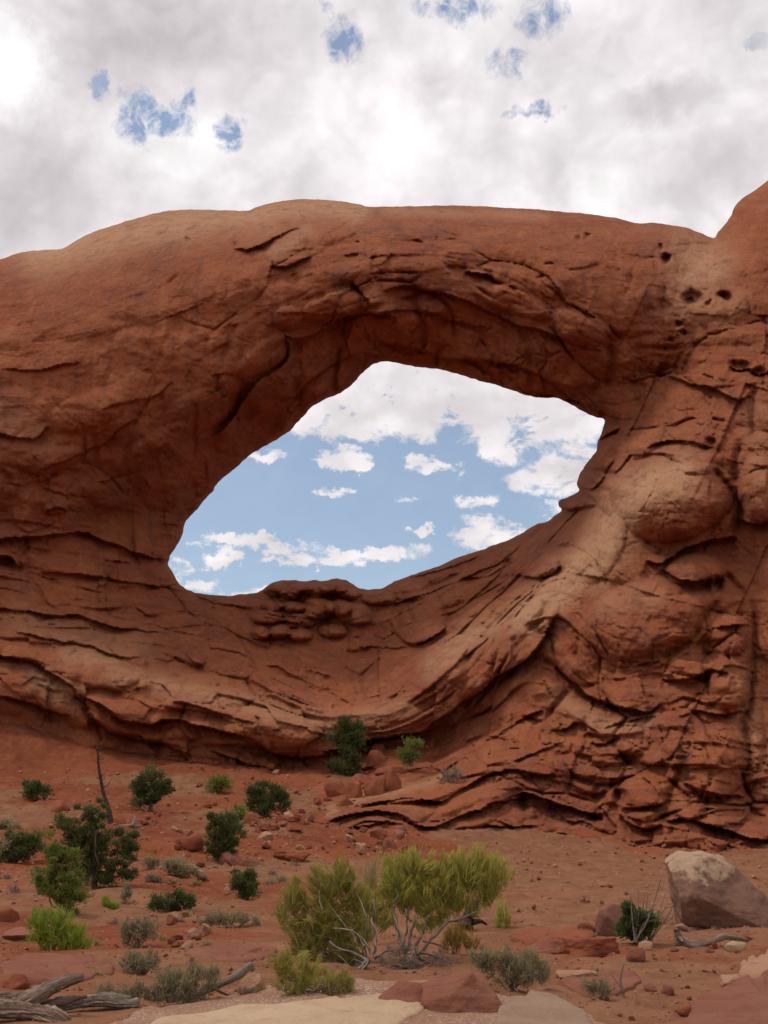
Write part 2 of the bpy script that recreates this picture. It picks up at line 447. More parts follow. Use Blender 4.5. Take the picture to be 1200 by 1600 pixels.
M_STRAW = mat_leaf('dry_straw', (.36, .27, .10), (.62, .50, .21), (.7, .57, .28))
M_RUST = mat_leaf('rusty_dry_stem', (.30, .18, .03), (.52, .34, .06), (.6, .42, .10))
M_BARK = mat_wood('juniper_bark', (.14, .10, .075), (.075, .05, .038), (.20, .14, .10))
M_DEAD = mat_wood('weathered_wood', (.50, .36, .27), (.17, .10, .07), (.36, .22, .14))
M_SILVER = mat_wood('silver_wood', (.46, .37, .29), (.18, .13, .10), (.32, .22, .16))
M_CHAR = mat_wood('dark_dead_wood', (.085, .055, .045), (.04, .026, .022), (.11, .07, .055))

# ------------------------------------------------------------------ the ground
_gc = [  # (photo x, photo y, distance) : the ground passes through these
    (75,1480,20),(10,1520,16),(300,1480,20),(145,1385,34),(20,1400,32),(345,1345,45),(235,1265,61),(180,1287,52),(55,1245,63),(0,1200,74),(0,1128,80.5),(90,1148,81.5),(200,1176,82.8),(300,1198,80),(-60,1110,81),(410,1270,62),
    (500,1210,78),(560,1345,48),(440,1400,33),(600,1245,72),(680,1215,76),(700,1320,58),(800,1326,60),(900,1314,64),(900,1400,34),(1000,1310,65),(1000,1480,19.5),(1130,1442,24),(1200,1325,62),(1190,1400,33),
    (650,1420,28),(250,1400,31)]
_gp, _gv = [], []
for _px, _py, _Y in _gc:
    _x, _y, _z = at(_px, _py, _Y); _gp.append((_x, _y)); _gv.append(_z)
for _x in (-12, -6, -3, 0, 3, 6, 12):
    for _y in (-6, 4, 10, 14):
        _gp.append((_x, _y)); _gv.append(0.0)
for _x, _y, _z in ((-32,100,11),(0,100,8),(32,100,6),(-45,80,9),(45,70,4),(-40,60,5),(40,45,1.2),(-35,35,1),(-30,20,0),(30,20,0)):
    _gp.append((_x,_y)); _gv.append(_z)
_GR = RBF(_gp, _gv, 20.0, 2e-3)
def ground_z(x, y, detail=True):
    x = np.asarray(x, float); y = np.asarray(y, float)
    xc = np.clip(x, -50, 50); yc = np.clip(y, -8, 102)
    z = _GR(xc, yc)
    w = (1-sstep(50, 220, np.abs(x)))*(1-sstep(102, 300, y))*(1-sstep(8, 60, -y))
    z = z*w
    z = z + .16*np.exp(-(((x-.15)/1.0)**2+((y-13.6)/.9)**2)) + .08*np.exp(-(((x+.9)/.7)**2+((y-13.4)/.8)**2))
    if detail:
        near = sstep(4, 14, y)
        z = z + near*(.10*fbm(x*.35, y*.35, 4, 3) + .035*fbm(x*1.6, y*1.6, 4, 9))
        mid = sstep(20, 40, y)
        z = z + mid*(.30*fbm(x*.13, y*.13, 4, 21) + .16*fbm(x*.55, y*.45, 5, 25))
        # low slabs of rock that break the slope into little steps
        t = fbm(x*.22+y*.05, y*.30, 3, 41)*5
        st = t - np.floor(t); st = np.floor(t) + sstep(.0, .16, st)
        z = z + sstep(10.5, 15, y)*(.09+.10*mid)*(st - t)
    return z
def on_ground(px, py, ymax=110.):
    dx, dy, dz = ray(px, py)
    Y = np.linspace(6, ymax, 3000)
    X = dx/dy*Y; Z = EYE + dz/dy*Y
    below = np.nonzero(Z <= ground_z(X, Y))[0]
    i = below[0] if len(below) else len(Y)-1
    return Vector((X[i], Y[i], float(ground_z(X[i], Y[i]))))
def spread(lo, hi, step, lim, grow):
    v = list(np.arange(lo, hi+1e-6, step)); s = step; a = []
    x = v[-1]
    while x < lim: s *= grow; x += s; a.append(x)
    b = []; x = v[0]; s = step
    while x > -lim: s *= grow; x -= s; b.append(x)
    return b[::-1], v, a
def build_ground():
    b, v, a = spread(-34, 34, .14, 4000, 1.35)
    xs = np.array(b+v+a)
    ys = [9.0]; 
    while ys[-1] < 88: ys.append(ys[-1] + max(.045, ys[-1]**1.25*.0016))
    s = .5; 
    while ys[-1] < 5000: s *= 1.35; ys.append(ys[-1]+s)
    lo = [8.5]; s = .3
    while lo[-1] > -4000: s *= 1.4; lo.append(lo[-1]-s)
    ys = np.array(lo[::-1]+ys)
    X, Y = np.meshgrid(xs, ys)
    Z = ground_z(X, Y)
    ny, nx = X.shape
    i = np.arange((ny-1)*nx).reshape(ny-1, nx)[:, :-1].ravel()
    f = np.c_[i, i+1, i+1+nx, i+nx]
    sl = sstep(-.06, .16, fbm(X*.09, Y*.07, 4, 5) + .55*np.exp(-((X-9)/9)**2-((Y-42)/22)**2))
    o = mesh_obj('ground', np.c_[X.ravel(), Y.ravel(), Z.ravel()], f, M_GROUND, attrs={'slick': sl.ravel()})
    tag(o, kind='structure')
build_ground()
# ------------------------------------------------------------------ the sandstone arch
TOP = [(-330,560),(-230,500),(-120,440),(-50,415),(0,405),(30,395),(60,391),(95,389),(102,386),(135,367),(165,356),(200,345),(240,334),(275,328),(330,328),(385,329),(400,324),(425,317),(470,311),(500,312),(530,314),(560,319),(575,323),(600,323),
       (650,322),(700,321),(750,322),(800,325),(840,327),(880,331),(910,333),(945,338),(970,342),(995,349),(1020,348),(1050,352),(1070,355),(1090,362),(1115,372),(1121,364),(1130,354),(1142,337),(1147,325),(1160,310),(1180,297),(1200,282),(1240,258),(1300,240),(1370,240),(1450,262),(1530,300)]
HOLE = [(302,925),(283,915),(271,897),(263,880),(268,865),(280,846),(286,832),(290,815),(299,806),(318,783),(332,768),(337,759),(348,746),(363,736),(388,713),(410,699),(431,688),(453,673),(464,660),(474,650),(485,638),(493,633),(511,622),(530,615),(548,603),(561,588),(576,574),(595,566),(616,566),(641,572),(684,577),
        (721,586),(752,596),(783,604),(820,617),(847,622),(869,622),(894,633),(912,643),(931,652),(944,656),(941,672),(934,690),(931,706),(918,722),(907,739),(901,756),(905,766),(894,774),(876,781),(873,791),(878,797),(864,807),(855,814),(832,822),(813,834),(792,845),(777,849),(755,858),(712,872),(690,883),(660,893),
        (635,901),(612,911),(600,918),(583,921),(562,919),(550,912),(541,907),(524,904),(505,908),(490,906),(474,908),(450,906),(431,909),(418,915),(407,924),(395,927),(373,929),(360,931),(340,930),(320,928)]
_D = [  # (photo x, photo y, distance along +Y)
    # span and left shoulder
    (-300,520,84),(-150,480,88),(0,420,91),(60,420,90),(110,400,91.5),(200,360,92),(320,340,92.5),(470,325,93),(600,333,92.5),(750,333,92),(900,345,91),(1050,365,89.5),
    (0,520,86),(100,480,86),(200,450,86.5),(300,400,87.5),(400,400,86.5),(480,400,86),(600,390,86.5),(700,390,86),(800,390,86),(900,400,86),(1000,420,86),
    (-200,650,82),(0,640,84.5),(100,600,84.2),(200,560,84.6),(300,520,85),(400,520,85.2),(450,500,86),(540,470,86.3),(640,470,87.5),(760,470,86.5),(860,510,86.3),(930,540,86.2),
    (350,600,86),(430,560,88.5),(500,545,89.4),(600,520,89.4),(700,525,89.4),(800,545,89),(870,575,88.8),(960,590,89),
    (595,572,92.6),(700,585,92.6),(800,612,92.4),(870,628,92.4),(940,655,93),(500,630,93.5),(440,680,96.5),(350,745,96.5),(290,810,96.8),(265,880,97),
    (0,720,85),(100,700,86),(200,680,86.5),(300,660,89),(380,650,92.5),(0,800,88),(100,800,89.5),(180,790,92),(240,800,94.5),(240,858,95.5),(140,826,92.5),
    # shelf and slab on the left below the opening
    (-250,850,84),(0,870,88.5),(100,880,90),(200,890,92.5),(280,918,96.5),(-250,1000,78),(0,960,86),(100,965,87.5),(200,975,89.5),(300,960,94),(400,940,96.5),(480,915,97.5),(560,925,98),(640,905,97.5),(740,868,97),(820,832,96),(875,800,94.5),
    (0,1020,81.5),(100,1050,82),(200,1050,83.5),(300,1050,85.5),(400,1020,89),(500,1000,91.5),(600,1000,91),(700,950,89.5),(780,900,89),(850,860,88),
    (0,1085,79.5),(100,1090,80),(200,1115,80.5),(300,1120,81),(400,1140,80),(480,1150,79),(450,1100,82),(540,1110,80.5),(600,1080,83),(560,1050,86.5),
    (-250,1100,74),(0,1110,81.5),(80,1130,82.5),(200,1165,83.5),(300,1185,83),(400,1185,82),(480,1195,81),(0,1200,77),(0,1300,76),(150,1200,82),(150,1300,81),(300,1240,82),(400,1250,81),(-250,1250,70),
    # ridge, bulges and buttress on the right
    (600,1120,78.5),(650,1090,78.5),(700,1050,79),(760,1000,80),(830,950,81),(890,890,81.5),(940,830,82),(960,760,82),(700,1000,84),(800,930,85),
    (580,1175,80.5),(660,1160,80.5),(740,1110,79.5),(820,1030,79),(650,1210,75.5),(720,1180,77),(800,1110,77.5),(560,1215,77),
    (930,660,93),(915,730,93.5),(890,785,94),(1000,620,88.5),(1060,550,85),(980,690,87),(1060,640,83.5),(1130,590,83),(1090,500,84.5),(1150,450,84),(1190,380,85),(1200,310,87.5),(1120,385,88.5),(1300,260,88),(1350,400,82),(1350,600,76),
    (1060,780,77.5),(1000,840,78.5),(1100,720,79.5),(1000,740,81),(1090,880,76.5),(1050,960,74.5),(950,960,77),(900,1000,78),(1000,1050,74.5),(940,1080,76),
    (1190,650,79),(1190,770,76),(1160,850,77),(1190,950,73.5),(1130,980,74),(1110,1050,73),(1190,1080,72),(1350,900,70),(1350,1150,66),
    (850,1080,76.5),(900,1140,74.5),(980,1140,74.5),(850,1180,72.5),(930,1200,72.5),(1000,1200,71.5),(1100,1150,70.5),(1190,1180,69.5),(1100,1230,69),(1180,1260,67.5),(1000,1260,69),
    (730,1240,70.5),(800,1230,70.5),(880,1250,69.5),(700,1270,66.5),(780,1280,66.5),(600,1260,66),(540,1275,63.5),(480,1300,60.5),(640,1230,70),(560,1250,68),(820,1320,66),(900,1300,67.5),(1000,1300,67),(1100,1300,65.5),(1200,1315,64.5),
    (470,1400,59),(600,1400,62),(800,1400,64),(1000,1400,65),(1200,1400,62),(1350,1350,60),(400,1320,66),(250,1400,78),(0,1400,73),(-250,1400,66),(320,1320,76)]
# L: ledges (points left to right, rock above bulges, dark recess below): (points, out, fade above, in, fade below)
LEDGE = [
    ([(-120,820),(-40,838),(0,842),(60,838),(130,832),(140,836),(160,846),(185,853),(215,866),(240,873),(267,877)], .9, 26, .7, 14),
    ([(60,893),(85,896),(130,898),(170,905),(215,912),(250,917),(298,926)], .45, 12, .3, 10),
    ([(-30,864),(0,868),(18,872),(27,888)], .5, 10, 1.2, 12),
    ([(-120,930),(0,950),(45,957),(85,962),(120,962),(145,970),(175,980),(220,985),(260,990)], .6, 12, .45, 14),
    ([(20,985),(80,1000),(140,1010),(165,1020),(190,1027),(225,1027)], .35, 10, .35, 10),
    ([(-120,1010),(-30,1020),(0,1025),(30,1030),(60,1037),(75,1050),(95,1062),(115,1075),(120,1087),(135,1100),(142,1120),(157,1130),(173,1143),(200,1152),(227,1160),(253,1162),(277,1173),(300,1180)], .7, 16, 1.1, 14),
    ([(-60,1080),(0,1088),(33,1095),(67,1107),(92,1116),(110,1118)], .5, 10, .9, 10),
    ([(118,1083),(150,1098),(172,1112),(187,1123),(213,1130),(240,1133),(257,1124),(283,1127),(300,1133),(333,1140),(367,1147),(400,1158),(420,1173),(450,1183),(493,1183),(520,1178)], 1.0, 18, 1.3, 14),
    ([(283,1172),(293,1188),(310,1197),(333,1198)], .5, 9, .8, 10),
    ([(330,1172),(345,1179),(367,1187),(400,1198),(440,1200)], .6, 9, .8, 9),
    ([(270,1095),(300,1102),(350,1118),(400,1130)], .5, 12, .25, 12),
    ([(350,1052),(385,1050),(415,1065),(440,1080),(457,1095),(490,1105),(527,1110)], -.5, 14, -.5, 12),
    ([(505,1174),(530,1172),(567,1160),(600,1153),(633,1148),(663,1143),(677,1130),(700,1117),(720,1100),(750,1081),(785,1052),(825,1030),(845,1003),(855,985),(870,960)], 1.0, 18, 1.6, 16),
    ([(635,1004),(648,1008),(665,1001),(690,988),(697,975)], .5, 14, .9, 12),
    ([(610,985),(630,1002),(640,1006)], .3, 10, .5, 10),
    ([(610,945),(660,930),(705,912),(750,892),(790,876),(800,868)], .4, 12, .4, 10),
    ([(720,902),(750,902),(775,893),(792,884)], .35, 8, .6, 9),
    ([(812,898),(840,903),(862,897),(876,882)], .7, 14, .9, 12),
    ([(640,905),(680,893),(720,880),(752,868)], .3, 7, .35, 7),
    ([(410,958),(440,962),(470,965),(500,968)], .4, 8, .4, 8),
    ([(395,990),(410,997),(430,1000)], .4, 8, .5, 8),
    ([(425,975),(450,972),(470,976)], .3, 7, .4, 7),
    ([(560,1010),(600,1012),(640,1012)], .3, 9, .3, 9),
    ([(280,915),(330,940),(390,948),(420,942)], .25, 10, .2, 10),
    ([(290,1023),(300,1033),(318,1042)], .6, 10, .5, 7),
    # right boulders and blocks
    ([(1010,876),(1030,881),(1052,870),(1065,860),(1105,846),(1150,838)], 1.0, 24, 1.4, 13),
    ([(1035,888),(1045,897),(1065,906),(1100,908),(1132,898)], .8, 14, 1.5, 12),
    ([(868,1042),(885,1058),(900,1070),(920,1088),(933,1094),(980,1107),(1017,1113),(1030,1100)], .8, 22, 1.3, 14),
    ([(800,1243),(825,1240),(850,1248),(883,1260),(917,1270),(945,1281)], .9, 13, 1.1, 10),
    ([(640,1254),(653,1250),(690,1253),(707,1242),(730,1230),(757,1212),(783,1207),(802,1203),(850,1212),(868,1208)], .8, 12, .9, 12),
    ([(633,1280),(657,1291),(683,1292),(710,1281),(733,1270),(753,1267),(767,1257),(800,1249),(830,1247)], .8, 12, 1.1, 11),
    ([(713,1302),(740,1297),(760,1292),(800,1293),(840,1290)], .5, 8, .7, 9),
    ([(467,1313),(480,1303),(493,1297),(527,1279),(560,1271),(587,1268),(620,1272),(640,1278)], .7, 10, .9, 9),
    ([(500,1306),(527,1297),(560,1293),(587,1287),(610,1284)], .5, 8, .8, 8),
    ([(560,1262),(613,1250),(650,1246)], .4, 7, .5, 7),
    ([(1065,1222),(1085,1231),(1110,1239),(1133,1243),(1165,1245)], .7, 15, .8, 13),
    ([(1040,1284),(1067,1280),(1100,1287),(1120,1293),(1150,1303),(1180,1311),(1230,1315)], .8, 12, 1.3, 12),
    ([(970,1262),(985,1263),(1002,1262),(1025,1258),(1042,1252)], .9, 14, .6, 10),
    ([(972,1276),(985,1287),(1012,1297),(1034,1288)], .6, 12, 1.0, 10),
    ([(925,1160),(935,1164),(953,1158),(968,1150)], .5, 9, .8, 10),
    ([(945,1138),(975,1128),(1010,1120),(1030,1122)], .4, 10, .5, 10),
    ([(860,1140),(880,1141),(905,1128),(935,1145)], .4, 9, .5, 10),
    ([(800,1190),(830,1180),(860,1168),(885,1158)], .35, 9, .5, 10),
    ([(780,1145),(805,1130),(830,1118),(850,1112)], .35, 9, .5, 10),
    ([(560,1235),(600,1218),(640,1205),(680,1195)], .3, 8, .3, 8),
    # span: noses, lips and the broken edge of the recess
    ([(365,388),(385,391),(400,386),(420,377),(440,366),(462,357),(482,352)], .5, 10, .35, 16),
    ([(425,417),(445,416),(460,412),(485,401)], .7, 16, .5, 12),
    ([(445,524),(462,530),(480,527),(510,515),(530,497),(560,490),(590,490),(620,497)], .8, 18, .9, 12),
    ([(550,440),(560,452),(570,466),(582,482)], .5, 12, .6, 9),
    ([(495,472),(510,462),(522,455),(550,450),(572,466)], -.4, 12, -.3, 8),
    ([(445,528),(452,545),(443,568),(425,582),(410,590),(392,606),(378,628),(368,645),(345,672),(330,680)], .7, 18, .9, 14),
    ([(600,456),(630,446),(655,452),(675,456),(695,458),(712,466),(740,476),(770,490),(790,500),(805,507),(835,515),(852,518),(872,526),(905,540),(940,548)], .7, 20, .8, 14),
    ([(725,424),(745,428),(762,430),(782,442)], .5, 10, .8, 8),
    ([(835,436),(850,428),(862,438),(872,452),(882,470),(905,482),(930,498)], .4, 12, .3, 8),
    ([(590,532),(600,535),(650,545),(700,560),(750,562),(800,570),(840,585),(870,604),(900,625),(938,652)], .6, 14, 1.0, 12),
    ([(560,500),(600,488),(640,486),(680,492),(720,505),(760,512)], .4, 10, .5, 9),
    ([(640,520),(660,500),(668,478)], .2, 8, .35, 8),
    ([(400,700),(440,650),(480,600),(520,570),(560,552)], .3, 14, .4, 12),
    ([(600,412),(606,404),(610,396)], .3, 8, .5, 8),
    ([(330,588),(360,584),(392,600)], .3, 12, .3, 12),
    ([(0,576),(55,580),(90,572),(125,566)], .3, 22, .25, 10),
    ([(-20,672),(20,682),(40,686),(60,683),(75,664)], .4, 12, .6, 9),
    ([(1035,585),(1080,600),(1105,605),(1125,612),(1150,624),(1175,618)], .6, 18, .8, 16),
    ([(1140,572),(1155,580),(1170,577),(1185,586),(1205,580)], .4, 10, .9, 9),
    ([(1155,812),(1180,820),(1205,812)], .8, 20, .8, 12),
    ([(1105,962),(1125,958),(1150,963),(1175,958)], -.4, 12, -.4, 10),
    ([(1035,1060),(1055,1063),(1085,1058),(1110,1048),(1140,1052)], .6, 18, .6, 12),
    ([(1060,1120),(1090,1112),(1130,1118),(1160,1112)], .4, 14, .5, 12),
    ([(980,722),(1000,735),(1040,728),(1060,732)], -.5, 14, -.5, 14),
    ([(1010,700),(1040,690),(1075,690),(1110,700)], .5, 14, .6, 10),
    ([(905,760),(925,764),(945,742),(960,716)], .4, 12, .5, 9),
    ([(873,795),(900,796),(925,790)], .5, 8, .5, 7),
    ([(930,690),(950,680),(968,668)], .4, 12, .5, 10),
    ([(150,755),(175,748),(205,735),(232,712),(262,690)], .4, 24, .5, 18),
    ([(60,735),(100,722),(135,705),(170,690),(190,668),(215,655)], .5, 22, .3, 18),
    ([(70,800),(88,792),(104,800)], .4, 10, .4, 10),
    ([(160,640),(200,628),(240,620),(270,598)], .25, 16, .2, 14),
]
# C: cracks (points, depth, half width)
CRACK = [
    ([(1105,725),(1130,750),(1145,770),(1157,800),(1147,840)], 1.6, 7), ([(1125,930),(1120,942),(1100,965),(1080,1000),(1046,1025),(1040,1052)], 1.3, 6),
    ([(1165,920),(1180,970),(1176,1030),(1172,1100),(1161,1130),(1170,1163),(1173,1190),(1164,1213),(1165,1240)], 1.0, 5),
    ([(865,928),(850,955),(836,980),(860,1002),(865,1040)], .8, 7), ([(1067,1190),(1057,1223),(1043,1250),(1037,1275)], .8, 6), ([(1103,1243),(1105,1273)], .7, 5),
    ([(482,355),(484,372),(478,392)], .4, 6), ([(675,368),(684,392),(690,412),(708,420),(730,427)], .35, 6), ([(945,530),(955,555),(952,590),(945,610)], .9, 8),
    ([(1062,540),(1045,570),(1030,592),(1010,622),(985,642),(965,662),(955,690)], .8, 12), ([(1115,372),(1085,410),(1060,450),(1052,500),(1060,540)], .3, 14),
    ([(60,560),(56,600),(62,632)], .25, 9), ([(345,527),(356,515),(362,505)], .3, 4), ([(1040,440),(1034,470),(1030,500)], .5, 8), ([(1180,600),(1176,640),(1180,690)], 1.0, 8),
    ([(1160,690),(1150,715),(1146,760)], .8, 6), ([(1010,1115),(1022,1150),(1010,1175),(985,1190),(972,1215),(970,1245)], .9, 9), ([(1052,735),(1072,742),(1095,742)], .3, 5), ([(722,935),(705,958),(700,975)], .6, 7),
    ([(520,940),(512,960),(520,985)], .4, 6), ([(960,905),(975,920),(968,940)], .3, 5), ([(405,480),(400,520),(392,550)], .2, 9), ([(300,425),(292,450),(280,470)], .15, 10), ([(880,600),(890,570),(910,550)], .3, 7),
    ([(1135,895),(1150,915),(1165,922)], .9, 6), ([(1060,500),(1075,520),(1090,545)], .3, 8), ([(925,838),(945,812),(940,792)], .3, 6)]
# B: rounded lumps (x, y, rx, ry, out, angle)
LUMP = [
    (1062,785,92,58,2.2,-20),(1088,890,50,26,1.4,0),(1010,975,110,70,1.5,-20),(1185,765,34,52,1.4,0),(655,968,44,42,1.3,0),(1140,990,36,34,1.0,0),(1075,1040,40,28,1.0,0),(1135,1080,34,30,.8,0),
    (432,921,20,11,1.7,0),(452,929,16,9,1.5,0),(470,918,22,10,1.6,0),(496,922,18,11,1.8,0),(522,917,24,11,1.8,0),(545,927,20,10,1.6,0),(497,950,26,19,2.4,0),(460,948,18,11,1.8,0),(425,946,20,9,1.4,0),(530,950,22,14,1.7,0),(418,965,26,12,1.6,0),(470,970,30,12,1.5,0),(407,990,16,11,1.7,0),(438,986,18,12,1.9,0),(470,992,20,11,1.6,0),(555,960,30,18,1.4,0),(520,985,24,12,1.3,0),(592,935,28,12,1.4,0),(640,925,30,14,1.4,0),(305,1032,18,10,.8,0),
    (520,480,50,22,.9,-15),(450,497,24,20,.6,0),(415,555,52,24,.9,-35),(470,380,60,26,.6,-20),(800,470,70,20,.7,20),(905,510,46,26,.8,20),(860,450,26,16,.4,30),
    (840,880,40,20,.8,-20),(780,905,34,16,.6,-25),(700,930,40,18,.6,-20),(740,960,40,18,.6,-30),(830,965,50,24,.6,-30),(700,1030,70,34,.7,-35),(590,1120,80,26,.7,0),(430,1140,70,30,.9,10),(300,1090,90,24,.6,12),(150,1050,90,24,.5,15),
    (850,1195,50,20,.7,5),(1118,1190,44,62,1.3,0),(1142,1035,36,78,1.2,0),(1000,1235,34,26,.8,0),(1005,1280,30,16,.7,0),(1135,1270,40,22,.7,0),(1075,1260,26,20,.7,0),(920,1110,40,18,.5,10),(1035,1140,30,20,.6,0),(1060,1165,26,18,.6,0),(1180,1150,14,60,.5,0),
    (890,790,16,8,.7,-20),(922,765,20,28,.8,0),(935,715,20,24,.7,0),(1000,680,50,30,.7,-40),(940,860,30,60,.6,30),(1090,720,40,22,.7,0),(140,640,70,30,.5,-20),(240,700,70,24,.6,-30),(170,770,40,26,.6,0),(300,640,50,26,.5,-30),(80,720,60,22,.5,-10),(85,795,18,10,.5,0),
    (1020,380,60,22,.5,0),(640,1228,20,14,.4,0),(740,1255,60,14,.5,-15),(870,1230,50,14,.5,5)]
# P: holes weathered into the rock (x, y, rx, ry, depth)
PIT = [(1132,462,12,9,1.6),(1084,466,18,12,1.2),(1078,472,9,6,.8),(1040,404,8,9,1.5),(1033,386,5,6,.9),(902,372,6,6,1.0),(916,370,7,5,1.0),(985,352,14,4,1.0),(1157,571,18,11,1.4),(1188,580,12,8,1.2),(1108,473,8,5,.8),(1040,477,14,14,.8),(1060,506,6,6,.8),(292,373,4,4,.6),(1122,911,12,14,1.2),
       (792,883,8,9,1.0),(970,1243,14,12,1.8),(934,1277,14,7,1.4),(980,1187,22,12,1.2),(10,877,16,9,1.0),(8,1186,44,11,1.6),(930,338,9,3,.5),(1068,520,7,5,.6),(1050,530,6,6,.6),(410,338,7,4,.4),(368,380,5,7,.5),(1110,690,10,7,.8)]
_STR = [([(-250,420),(0,430),(300,345),(600,330),(1000,360),(1150,400)], 330), ([(-250,590),(0,600),(200,590),(400,500),(600,430),(800,450),(950,530),(1050,600),(1180,700)], 550),
        ([(-250,860),(0,880),(150,905),(300,925),(450,960),(600,960),(700,930),(800,870),(870,800),(950,690)], 800), ([(-250,960),(0,990),(220,1010),(385,1055),(470,1097),(560,1115),(627,1095),(700,1040),(785,960),(860,890),(960,780),(1100,700)], 960),
        ([(-250,1070),(0,1088),(200,1152),(400,1165),(567,1165),(663,1143),(750,1082),(850,985),(1000,900),(1150,850)], 1080), ([(-250,1200),(0,1230),(200,1240),(480,1260),(620,1230),(760,1180),(900,1150),(1020,1115),(1170,1100)], 1180),
        ([(300,1330),(467,1313),(560,1270),(700,1285),(800,1250),(917,1270),(1000,1290),(1200,1310)], 1290), ([(-250,1400),(200,1400),(600,1390),(1000,1390),(1300,1400)], 1390)]

def build_arch():
    STEP = 2.0
    X0, X1, Y0, Y1 = -300, 1500, 226, 1420
    nx = int((X1-X0)/STEP)+1; ny = int((Y1-Y0)/STEP)+1
    gx, gy = np.meshgrid(X0+STEP*np.arange(nx), Y0+STEP*np.arange(ny))
    top = resample(TOP, 3.0); hole = resample(HOLE, 3.0, True)
    def rough(l, a):
        d = np.gradient(l, axis=0); n = np.c_[-d[:,1], d[:,0]]/(np.linalg.norm(d, axis=1)[:,None]+1e-9)
        return l + n*(a*fbm(l[:,0]*.09+3, l[:,1]*.09, 4, 77))[:,None]
    top = rough(top, 1.2); hole = rough(hole[:-1], 2.0)
    skypoly = np.vstack([top, [[1700, 0], [-500, 0]]])
    sky = inside(gx, gy, skypoly) | inside(gx, gy, hole)
    rock = ~sky
    cell = rock[:-1,:-1] | rock[1:,:-1] | rock[:-1,1:] | rock[1:,1:]
    use = np.zeros_like(rock); use[:-1,:-1] |= cell; use[1:,:-1] |= cell; use[:-1,1:] |= cell; use[1:,1:] |= cell
    idx = np.full(rock.shape, -1, int); idx[use] = np.arange(use.sum())
    U = gx[use].copy(); V = gy[use].copy(); isrock = rock[use]
    i, j = np.nonzero(cell)
    F = np.c_[idx[i,j], idx[i+1,j], idx[i+1,j+1], idx[i,j+1]]
    # snap the fringe onto the outline
    holec = np.vstack([hole, hole[:1]])
    o = ~isrock
    d1, _, _, cx1, cy1 = seg_dist(U[o], V[o], top); d2, _, _, cx2, cy2 = seg_dist(U[o], V[o], holec)
    U[o] = np.where(d1 < d2, cx1, cx2); V[o] = np.where(d1 < d2, cy1, cy2)
    # ---- base depth on a coarse grid
    def coarse(fn, st=10):
        ax = np.arange(X0-20, X1+31, st); ay = np.arange(Y0-20, Y1+31, st)
        A, B = np.meshgrid(ax, ay); G = fn(A, B)
        fx = (U-ax[0])/st; fy = (V-ay[0])/st
        a = np.floor(fx).astype(int); b = np.floor(fy).astype(int); fx -= a; fy -= b
        return (G[b,a]*(1-fx)+G[b,a+1]*fx)*(1-fy)+(G[b+1,a]*(1-fx)+G[b+1,a+1]*fx)*fy
    dr = RBF([(a,b) for a,b,_ in _D], [c for _,_,c in _D], 300., 4e-3)
    D = coarse(dr)
    sp, sv = [], []
    for l, v in _STR:
        for q in resample(l, 90): sp.append(q); sv.append(v)
    S = coarse(RBF(sp, sv, 300., 1e-2))
    wr = sstep(800, 980, U)
    S = S*(1-wr)+V*wr
    # ---- region weights: how blocky and how layered
    def reg(pts, soft=1.0): return np.clip(coarse(RBF([(a,b) for a,b,_ in pts], [c for *_,c in pts], 400., .05)), 0, 1)
    layered = reg([(0,400,.0),(400,330,.05),(800,340,.1),(100,600,.15),(300,500,.1),(600,420,.15),(900,420,.1),(1100,450,.1),(100,800,.3),(300,700,.1),(0,950,.55),(200,1000,.45),(400,1000,.45),(500,930,.25),(700,900,.55),(820,860,.5),(950,760,.3),(1060,780,.2),(950,880,.2),(700,1050,.3),
                   (200,1130,1),(400,1180,1),(100,1180,.5),(200,1250,.3),(560,1120,.4),(700,1250,1),(850,1240,1),(1000,1250,.8),(1150,1250,.8),(1000,1000,.4),(1150,1000,.5),(1180,700,.3),(850,1100,.8),(600,1000,.6),(1180,350,.0),(880,880,.1),(840,930,.15),(780,900,.4),(1195,800,.0),(1195,1000,.1),(1280,900,.0),(1050,600,.1),(1100,680,.1)])
    blocky = reg([(0,400,.0),(400,330,.1),(800,340,.1),(100,600,.1),(300,500,.2),(600,420,.5),(900,420,.3),(1100,450,.2),(100,800,.5),(300,700,.4),(0,950,.3),(200,1000,.3),(400,1000,.4),(480,930,1),(700,900,.8),(820,860,.8),(950,760,.8),(1060,780,.4),(900,880,.3),(700,1050,.3),
                  (200,1130,.6),(400,1180,.6),(100,1180,.2),(560,1120,.2),(700,1250,.7),(850,1240,.7),(1000,1250,1),(1150,1250,1),(1000,990,.2),(950,960,.25),(1150,1000,.8),(1180,700,.6),(850,1100,1),(950,1150,1),(600,1000,.8),(1180,350,.1),(200,1260,.1),(1195,800,.15),(1195,1000,.2),(1280,900,.1),(1195,1150,.3)])
    # warped coordinates
    wx = 26*fbm(U/120, V/120, 4, 11); wy = 26*fbm(U/120, V/120, 4, 15)
    # large forms
    D += 1.3*fbm(U/190, V/150, 4, 31)*(.35+.65*blocky)
    D += .55*fbm((U+wx)/74, (V+wy)/56, 2, 35)
    # faceted lumps, heavier where the rock is blocky
    L, e = lumps((U+wx*1.2)/150, (V+wy*.9)/110, 2, .5, .9, .5)
    D -= (.3+.6*blocky)*1.5*L
    # strata: overhanging beds, following the curved bedding
    sw = S + 10*fbm(U/110, V/60, 4, 61)
    _, _, cid = voronoi((U+wx*.8)/88+3, (S+wy*.5)/60, 9)
    def bed(lam, seed, amp):
        ph = sw/lam + .5*fbm(U/170, S/(lam*1.5), 3, seed) + .9*(_jx[cid]-.5)
        k = np.floor(ph); t = ph-k
        a = .25+.75*np.clip(.5+1.1*perlin(U/130, k*3.7, seed+2), 0, 1)
        # each bed swells out to its lower edge, then cuts back
        return -amp*a*(sstep(0,.5,t)*(1-sstep(.86,1.,t)) - .45)
